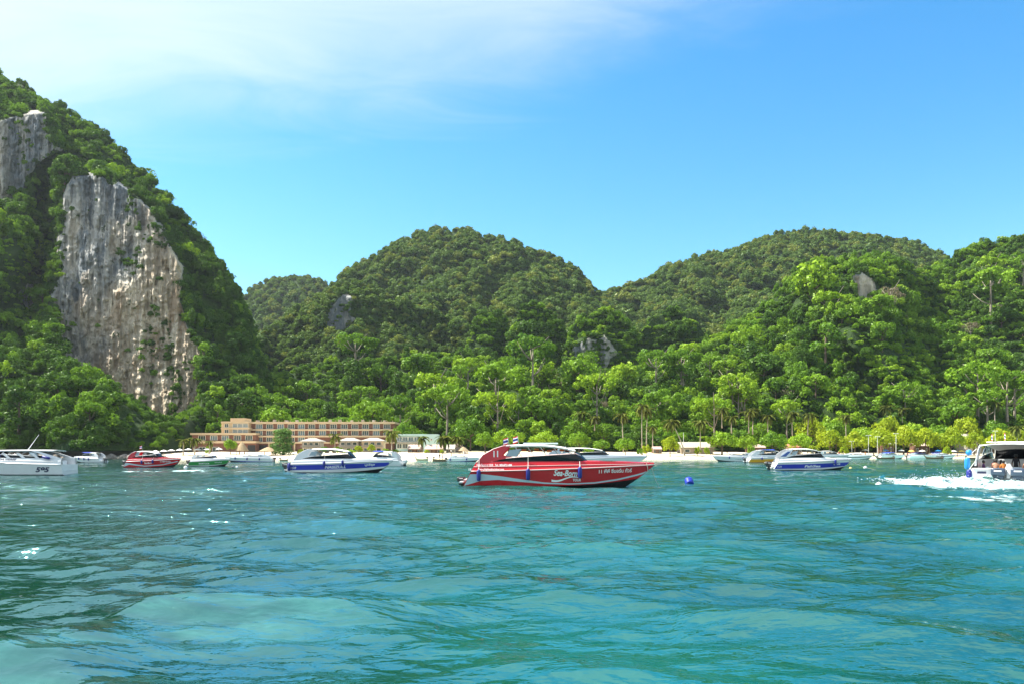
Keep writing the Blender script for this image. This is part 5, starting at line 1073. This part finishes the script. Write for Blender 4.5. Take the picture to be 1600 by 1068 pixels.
gable(1508, 1535, 676.5, 684, 330, 'pale roofed building among the trees at the right', ROOFW, STONE, name='beach_building', cat='building', depth=7); gable(1378, 1396, 687, 692, 318, 'grey roofed stall among the yellow-green trees', STONE, TIMB, name='beach_stall', cat='stall', depth=4)
gable(1020, 1034, 696.5, 700, 290, 'tiny brown hut behind the slim red and white boat', ROOFP, TIMB, name='beach_hut', cat='hut', depth=3); gable(1168, 1196, 693, 697.5, 300, 'brown roofed stall under the round green trees', ROOFP, TIMB, name='beach_stall', cat='stall', depth=4)
gable(1428, 1452, 690.5, 695, 322, 'low brown stall behind the tarpaulin boats', ROOFP, TIMB, name='beach_stall', cat='stall', depth=4); gable(1232, 1252, 692.5, 697, 302, 'red and white roofed stall behind the blue banded boat', mat('roof_red', (0.5, 0.16, 0.12), 0.8, vary=(1, 0.3)), TIMB, name='beach_stall', cat='stall', depth=4)
def cone_hut(px, top, eave, wpx, Y, label, walls=False):
    c = at(px, 705, Y); zb = beach_z(c.x, Y) - 0.1; e = empty('thatched_shelter', Vector((c.x, Y, zb)), label=label, cat='shelter'); r = wpx / 2 / F * Y; ze = at(0, eave, Y).z - zb; zt_ = at(0, top, Y).z - zb
    q = MB(); q.lathe((0, 0, 0), [(r, ze - 0.12), (r * 1.02, ze), (r * 0.72, ze + (zt_ - ze) * 0.36), (r * 0.42, ze + (zt_ - ze) * 0.70), (r * 0.12, ze + (zt_ - ze) * 0.97), (0.02, zt_)], 18); q.build('roof', THATCH, e)
    for k in range(6): a = k * math.pi / 3 + 0.3; q = MB(); q.tube([(r * 0.75 * math.cos(a), r * 0.75 * math.sin(a), 0), (r * 0.75 * math.cos(a), r * 0.75 * math.sin(a), ze + 0.1)], 0.10, 6); q.build('post', WOOD, e)
cone_hut(378, 690, 703, 20, 262, 'tall thatched round hut before the hotel entrance'); cone_hut(419, 697.5, 704, 28, 250, 'wide low thatched shelter left of the feathery tree'); cone_hut(724, 697, 703.5, 18, 256, 'thatched shelter right of the bungalows')
def parasol(px, py, Y, label, r=1.3, m=CREAM):
    c = at(px, 705, Y); zb = beach_z(c.x, Y); e = empty('beach_umbrella', Vector((c.x, Y, zb)), label=label, cat='umbrella', group='umbrellas on the beach'); q = MB(); q.tube([(0, 0, 0), (0, 0, 2.5)], 0.04, 6); q.build('pole', WOODL, e)
    q = MB(); q.lathe((0, 0, 1.95), [(r, 0), (r * 0.98, 0.04), (r * 0.5, 0.35), (0.03, 0.58)], 10); q.build('canopy', m, e)
PL = 'white beach umbrella on the sand at the left end of the hotel'
for px in (243, 256, 268, 281, 294, 309, 323, 342): parasol(px, 703, 262 if px < 300 else 258, PL)
for i, px in enumerate((1352, 1384, 1408, 1424, 1441, 1466, 1490, 1502)): 
    parasol(px, 703, 309 + (i % 3), 'beach umbrella under the yellow-green trees of the right beach', 1.3, (CREAM, FENDC, CREAM, mat('canvas_yellow', (0.7, 0.5, 0.1), 0.8))[i % 4])
for px in (246, 251, 258, 263, 270, 276):
    Y = 256; c = at(px, 705, Y); e = empty('sun_lounger', Vector((c.x, Y, beach_z(c.x, Y))), 0.2, label='white sun lounger on the sand between the left umbrellas', cat='sun lounger', group='white loungers below the hotel'); q = MB(); q.box((0, 0.3, 0.32), (0.65, 1.3, 0.1), bev=0.03); q.build('seat', WHITE, e); q = MB(); q.box((0, 1.15, 0.55), (0.65, 0.1, 0.6), M=Matrix.Rotation(-0.7, 4, 'X')); q.build('backrest', WHITE, e)
    for sx in (-0.28, 0.28):
        for sy_ in (-0.2, 0.8): q = MB(); q.tube([(sx, sy_, 0), (sx, sy_, 0.3)], 0.03, 5); q.build('leg', WHITE, e)
def lamp(px, top, base, Y, label, arm=True):
    c = at(px, base, Y); zb = beach_z(c.x, Y) - 0.1; h = at(0, top, Y).z - zb; e = empty('lamp_post', Vector((c.x, Y, zb)), label=label, cat='lamp post'); q = MB(); q.tube([(0, 0, 0), (0, 0, h)], [0.13, 0.08], 6); q.build('pole', mat('pole_grey', (0.55, 0.55, 0.53), 0.6), e)
    if arm:
        q = MB(); q.tube([(-0.9, 0, h - 0.05), (0.9, 0, h - 0.05)], 0.05, 5); q.build('arm', MATS['pole_grey'], e)
        for s_ in (-0.8, 0.8): q = MB(); q.box((s_, 0, h - 0.15), (0.6, 0.25, 0.14), bev=0.04); q.build('lamp_head', WHITE, e)
for px, tp, lb in ((1331, 688, 'lamp post at the left end of the yellow-green trees'), (1357, 679, 'tall lamp post left of the middle of the right beach'), (1371, 681, 'second lamp post, close to the tall one on the right beach'), (1400, 676, 'tallest lamp post, above the tarpaulin boats'), (1555, 672, 'thin post behind the departing boat')): lamp(px, tp, 702, 306, lb)
lamp(1068, 675, 704, 284, 'bare dark utility pole beside the leaning palm', False)

# rocks at the foot of the left hill
g = np.random.default_rng(9); ROCKM = mat('shore_rock', (0.20, 0.175, 0.145), 0.95, bump=(3, 0.9, 0.15), vary=(1.5, 0.35))
rk_ = []
for v_ in range(4):
    bm = bmesh.new(); bmesh.ops.create_icosphere(bm, subdivisions=2, radius=1); sd = v_ * 9.1
    for v in bm.verts: n_ = float(fbm(np.array(v.co.x * 1.3 + sd), np.array(v.co.y * 1.3), np.array(v.co.z * 1.3), 3)); v.co *= 1 + 0.28 * n_; v.co.z *= 0.7
    me = bpy.data.meshes.new('boulder'); bm.to_mesh(me); bm.free(); me.materials.append(ROCKM); rk_.append(me)
for k in range(58):
    px = -30 + k * 5.0 + g.uniform(-2, 2); Y = float(shore_y(px)) + g.uniform(-1.5, 7); o = bpy.data.objects.new('boulder', rk_[k % 4]); COL.objects.link(o); s_ = g.uniform(0.8, 1.9); o.scale = (s_ * 1.2, s_, s_ * g.uniform(0.8, 1.2)); c = at(px, 705, Y); o.location = (c.x, Y, beach_z(c.x, Y) + 0.25); o.rotation_euler = (0, 0, g.uniform(0, 6.28))
    tag(o, 'grey boulder at the waterline below the left hill', 'boulder', 'boulders along the left shore')

# ------------------------------------------------------------------ shore trees, shrubs and palms
g = np.random.default_rng(17)
for i, m in enumerate((L_YEL, L_YEL, L_LIGHT, L_MID)):
    C, rc = clumps_round(g, 4.6, 3.4, 4.0, 34); kind('shore%d' % i, crown_mesh('crown', m, [leaves(C, rc, 3200, 0.36, g)]), trunk('trunk', BARKD, 5.0, 0.26, g, 7, 2.6))
C, rc = clumps_tower(g, 3.6, 10.0, 40); kind('feathery0', crown_mesh('crown', L_SHEEN, [leaves(C, rc, 3600, 0.26, g, 0.8, el=3.2)]), trunk('trunk', BARKD, 9, 0.25, g, 6, 1.5))
for i, m in enumerate((L_LIGHT, L_YEL, L_MID)):
    C, rc = clumps_round(g, 1.7, 1.2, 0.8, 10); kind('shrub%d' % i, crown_mesh('foliage', m, [leaves(C, rc, 650, 0.24, g)]), trunk('stem', BARKD, 1.3, 0.08, g, 5, 0.8))
def shore_tree(px, top, w, Y, key, label, cat='tree', name=None, hgt=9.3, wid=11.4, group=None):
    c = at(px, 705, Y); zb = beach_z(c.x, Y) - 0.15; h = at(0, top, Y).z - zb; sx = w / F * Y / wid
    return plant_tree(name or 'shore_tree', key, Vector((c.x, Y, zb)), sx, random.uniform(0, 6.28), label, cat, group, (h / hgt) / sx)
shore_tree(360, 678.5, 27, 262, 'shore2', 'small bright round tree before the left hotel wing'); shore_tree(442, 669, 42, 252, 'feathery0', 'feathery oval tree before the hotel, left of the blue banded boat', hgt=11.0, wid=8.6)
shore_tree(632, 652, 48, 300, 'shore3', 'yellowish-green tree at the right end of the hotel roof'); shore_tree(758, 668, 44, 262, 'shore3', 'dark leafy tree right of the thatched shelter, behind the red boat stern'); shore_tree(735, 640, 60, 300, 'shore3', 'large layered green tree above the bungalows'); shore_tree(795, 660, 60, 290, 'shore2', 'broad light green tree behind the flags of the red boat')
shore_tree(850, 664, 56, 292, 'shore2', 'light green tree behind the roof of the red boat'); shore_tree(905, 668, 50, 290, 'shore3', 'green tree behind the front of the red boat canopy')
shore_tree(977, 676, 40, 268, 'shore2', 'rounded green tree just behind the foredeck of the red boat'); shore_tree(1047, 675, 34, 272, 'shore0', 'yellow-green rounded tree left of the leaning palm'); shore_tree(940, 682, 34, 280, 'shore3', 'low green tree left of the rounded one behind the red boat')
shore_tree(1128, 664, 62, 288, 'shore2', 'wide green tree right of the long pale building'); shore_tree(1166, 672, 40, 292, 'shore2', 'green tree behind the yellow boat'); shore_tree(1207, 668, 52, 290, 'shore3', 'dense green tree above the yellow boat'); shore_tree(1250, 666, 50, 294, 'shore2', 'dense green tree above the blue banded boat')
YG = ['first', 'second', 'third', 'fourth', 'fifth', 'sixth', 'seventh', 'eighth', 'ninth', 'tenth']
for i, (px, tp, w, Y) in enumerate(((1297, 664, 54, 308), (1336, 667, 46, 310), (1374, 662, 54, 314), (1412, 657, 56, 318), (1446, 660, 48, 316), (1486, 658, 50, 314), (1522, 668, 42, 318), (1560, 662, 50, 322), (1598, 660, 52, 320), (1640, 660, 52, 320))):
    shore_tree(px, tp, w, Y, 'shore%d' % (i % 2), '%s yellow-green tree from the left in the row behind the right beach' % YG[i], group='yellow-green trees behind the right beach')
for i in range(9):
    px = 1265 + i * 41; shore_tree(px, 640 + 8 * (i % 3), 58, 336, 'shore%d' % (2 + i % 2) if i % 3 else 'shore0', 'light green tree in the second row behind the right beach', group='second row of trees behind the right beach')
SHR = [(508, 694, 20, 262, 2), (528, 693, 22, 264, 0), (560, 692, 16, 262, 1), (580, 690, 18, 264, 1), (547, 699, 26, 258, 0), (470, 698, 14, 250, 1), (489, 700, 12, 252, 1), (667, 700, 12, 252, 1), (690, 699, 10, 252, 1), (617, 700, 24, 264, 2), (602, 697, 16, 262, 0), (1010, 690, 22, 276, 1), (1090, 693, 16, 280, 1), (1104, 694, 12, 282, 1), (1173, 686, 18, 284, 0), (1270, 690, 24, 298, 1), (1318, 693, 20, 302, 1), (325, 690, 12, 264, 0), (1480, 692, 18, 306, 1), (1592, 690, 22, 306, 1), (920, 694, 22, 274, 0), (1000, 696, 14, 272, 2)]
ST = ['dark green shrub', 'light green shrub', 'yellow-green shrub']
for px, tp, w, Y, k in SHR:
    where = 'before the left hotel wing' if px < 400 else 'before the villas' if px < 600 else 'beside the beach bungalows' if px < 760 else 'behind the red boat' if px < 1030 else 'beside the long pale beach building' if px < 1120 else 'under the trees of the right beach'
    shore_tree(px, tp, w, Y, 'shrub%d' % k, '%s %s' % (['light green shrub', 'yellow-green shrub', 'dark green shrub'][k], where), 'shrub', 'shrub', 2.6, 4.2, 'shrubs along the back of the beach')

def frond_mesh(L_, seed):
    g = np.random.default_rng(seed); V, Nn, T = [], [], []; n = 28
    def pt(t): return np.array([L_ * (0.12 * t + 0.80 * t - 0.12 * t * t), 0, L_ * (0.42 * t - 0.95 * t * t)])
    for i in range(n):
        t = 0.10 + 0.90 * i / (n - 1); p = pt(t); q = pt(min(1, t + 0.06)); ln = L_ * 0.30 * math.sin(math.pi * (0.12 + 0.80 * t)) * g.uniform(0.8, 1.15)
        for sg in (-1, 1):
            e = p + np.array([ln * 0.45, sg * ln * 0.72, -ln * g.uniform(0.35, 0.75)]); V += [p, q, e + np.array([0.05, 0, 0]), e]; Nn += [(0, sg * 0.4, 0.9)] * 4; T += [g.uniform(0, 1)] * 4
    for i in range(10):
        a, b = pt(i / 10), pt((i + 1) / 10); w = np.array([0, 0.05, 0]); V += [a - w, b - w, b + w, a + w]; Nn += [(0, 0, 1)] * 4; T += [0.9] * 4
    return np_mesh('frond', np.array(V), np.arange(len(V)).reshape(-1, 4), L_PALM, attrs={'tint': np.array(T)}, normals=np.array(Nn), link=False).data
FR = [frond_mesh(4.4, s_) for s_ in (1, 2, 3)]; PALMB = mat('palm_bark', (0.40, 0.34, 0.26), 0.9, vary=(2.5, 0.3), bump=(7, 0.6, 0.05))
def palm(px, top, base, Y, label, lean=0.0, s_=1.0, base_px=None):
    c = at(px if base_px is None else base_px, 705, Y); zb = (beach_z(c.x, Y) - 0.2) if base is None else at(0, base, Y).z; tpz = at(px, top, Y); h = tpz.z - zb; dx = tpz.x - c.x + lean
    e = empty('coconut_palm', Vector((c.x, Y, zb)), label=label, cat='palm tree', group='coconut palms along the beach'); b = MB(); P_ = [Vector((dx * t ** 1.5, 0.3 * math.sin(t * 3), h * t)) for t in (0, 0.25, 0.5, 0.75, 1)]; b.tube(P_, [0.30, 0.21, 0.18, 0.16, 0.15], 7); b.build('trunk', PALMB, e, True)
    n = 16; a0 = random.uniform(0, 6)
    for k in range(n):
        o = bpy.data.objects.new('frond', FR[k % 3]); COL.objects.link(o); o.parent = e; o.location = P_[-1]; ring = k % 3; sc = s_ * random.uniform(0.85, 1.1)
        o.rotation_euler = Matrix.Rotation(a0 + k * 2.399, 4, 'Z').to_euler(); o.rotation_euler.rotate_axis('Y', (-0.55, -0.05, 0.5)[ring] + random.uniform(-0.15, 0.15)); o.scale = (sc,) * 3
    b = MB(); 
    for k in range(5): a = k * 1.25; b.lathe(P_[-1] + Vector((0.28 * math.cos(a), 0.28 * math.sin(a), -0.25)), [(0.02, -0.16), (0.13, -0.08), (0.14, 0.06), (0.02, 0.16)], 6)
    b.build('coconut_cluster', BARKD, e, True)
for (px, top, base, Y, lean, s_, lab) in (
    (1003, 634, None, 300, 0, 1.0, 'tall coconut palm with long bare trunk behind the bow of the red boat'), (1010, 640, None, 304, 0.4, 0.95, 'coconut palm crossing the tall one behind the bow of the red boat'), (974, 648, None, 304, -0.6, 0.95, 'coconut palm left of the tall pair behind the red boat'),
    (929, 652, 672, 318, 0, 0.9, 'small coconut palm above the canopy of the red boat, right one'), (909, 646, 672, 322, 0, 0.9, 'small coconut palm above the canopy of the red boat, left one'), (1094, 660, None, 290, 0.3, 1.0, 'straight coconut palm before the long pale building'),
    (1128, 640, 668, 320, 0, 0.95, 'coconut palm above the wide green tree'), (1143, 652, 676, 314, 0, 0.9, 'short coconut palm between the wide green tree and the slope'), (1170, 644, 676, 318, 0, 1.0, 'coconut palm with twin trunk neighbour above the yellow boat'), (1176, 640, 678, 322, 0.5, 0.9, 'thin coconut palm right behind the twin palm'),
    (1200, 650, 676, 318, 0, 0.9, 'bushy low coconut palm above the dense green trees'), (1238, 646, 680, 318, 0, 1.0, 'coconut palm above the blue banded boat'), (1262, 648, 680, 318, 0.6, 0.9, 'pale leaning-trunk coconut palm right of the blue banded boat'), (1386, 636, 660, 345, 0, 1.0, 'dark coconut palm on the slope above the lamp posts, left one'), (1410, 640, 660, 345, 0, 0.9, 'dark coconut palm on the slope above the lamp posts, right one'), (1555, 630, 662, 345, 0, 1.0, 'coconut palm on the slope near the right edge'), (1590, 668, None, 306, 0, 1.0, 'coconut palm just above the departing boat'),
    (612, 676, None, 262, 0, 0.95, 'coconut palm at the right end of the hotel, before its wall'), (693, 684, None, 256, 0, 0.9, 'coconut palm between the bungalows'), (714, 684, None, 268, 0, 0.85, 'pale coconut palm behind the small bungalows'), (660, 684, None, 262, 0, 0.7, 'small coconut palm before the pale green guesthouse'), (523, 680, None, 262, 0, 0.75, 'dark coconut palm before the middle villa'),
    (304, 686, None, 258, 0, 0.7, 'small coconut palm at the left corner of the hotel'), (286, 688, None, 264, 0, 0.6, 'greyish coconut palm left of the hotel'), (327, 690, None, 256, 0, 0.5, 'low yellowish palm before the left hotel wing'), (1020, 668, None, 296, 0, 0.7, 'short palm right of the tall pair'), (1322, 650, 684, 330, 0, 0.9, 'coconut palm behind the first yellow-green trees')):
    palm(px, top, base, Y, lab, lean, s_)
palm(1049, 658, None, 280, 'strongly leaning coconut palm beside the utility pole', 0, 1.0, base_px=1070)

# people on the beach
for i, (px, Y, sh, sk_, lab) in enumerate(((726.5, 238, 'black', SKIND, 'person in dark clothes standing on the sand right of the bungalows'), (687, 222, 'black', SKIND, 'person standing in the dark longtail boat, left of two'), (691.5, 222, 'grey', SKIND, 'person standing in the dark longtail boat, right of two'), (1365, 300, 'black', SKIND, 'person in black on the right beach near the second lamp post'), (1311, 302, 'red', SKIN, 'person in red under the first yellow-green trees'), (1430, 304, 'blue', SKIN, 'person in blue behind the tarpaulin boats'), (1345, 306, 'white', SKIND, 'person in white beside the tall lamp post'), (1481, 306, 'orange', SKIN, 'person in orange left of the departing boat'), (1496, 304, None, SKIN, 'bare-chested person on the sand left of the departing boat'), (1388, 304, 'white', SKIN, 'person in white at the grey roofed stall'), (1136, 290, 'black', SKIND, 'person in black under the wide green tree'), (1216, 296, 'white', SKIND, 'person in white under the dense green tree'), (1326, 303, 'blue', SKIN, 'person in blue left of the first right-beach lamp post'), (1352, 305, 'orange', SKIN, 'person in orange beside the tall lamp post'), (1377, 305, 'black', SKIND, 'person in black right of the second lamp post'), (1404, 306, 'white', SKIN, 'person in white by the tallest lamp post'), (1418, 306, 'red', SKIN, 'person in red between the tallest lamp post and the low brown stall'), (1456, 307, 'grey', SKIND, 'person in grey right of the low brown stall'), (1470, 306, 'white', SKIN, 'person in white behind the grey-white speedboat'), (1088, 284, 'white', SKIN, 'person in white before the long pale building'), (1110, 285, 'blue', SKIND, 'person in blue at the right end of the long pale building'), (705, 246, 'white', SKIN, 'person in white on the sand before the small pale bungalow'))):
    c = at(px, 705, Y); z = max(beach_z(c.x, Y), 0.35 if Y < 230 else -9) + 0.90; person(Vector((c.x, Y, z)), random.uniform(0, 6.28), 'stand', lab, sk_, sh, 'black' if i % 2 else 'blue', arms='down', fingers=False)

# ------------------------------------------------------------------ sea haze
hz_ = MB(); hz_.box((0, 560, 168), (3200, 1320, 342)); hm = bpy.data.materials.new('haze'); hm.use_nodes = True; t = hm.node_tree; t.nodes.remove(t.nodes['Principled BSDF']); pv = t.nodes.new('ShaderNodeVolumePrincipled')
pv.inputs['Color'].default_value = (0.80, 0.90, 1.0, 1); pv.inputs['Density'].default_value = 0.000042; pv.inputs['Anisotropy'].default_value = 0.3; t.links.new(pv.outputs[0], t.nodes['Material Output'].inputs['Volume'])
tag(hz_.build('haze', hm), 'thin pale sea haze in the air', None, None, 'stuff')
bpy.data.scenes.remove(TMP)
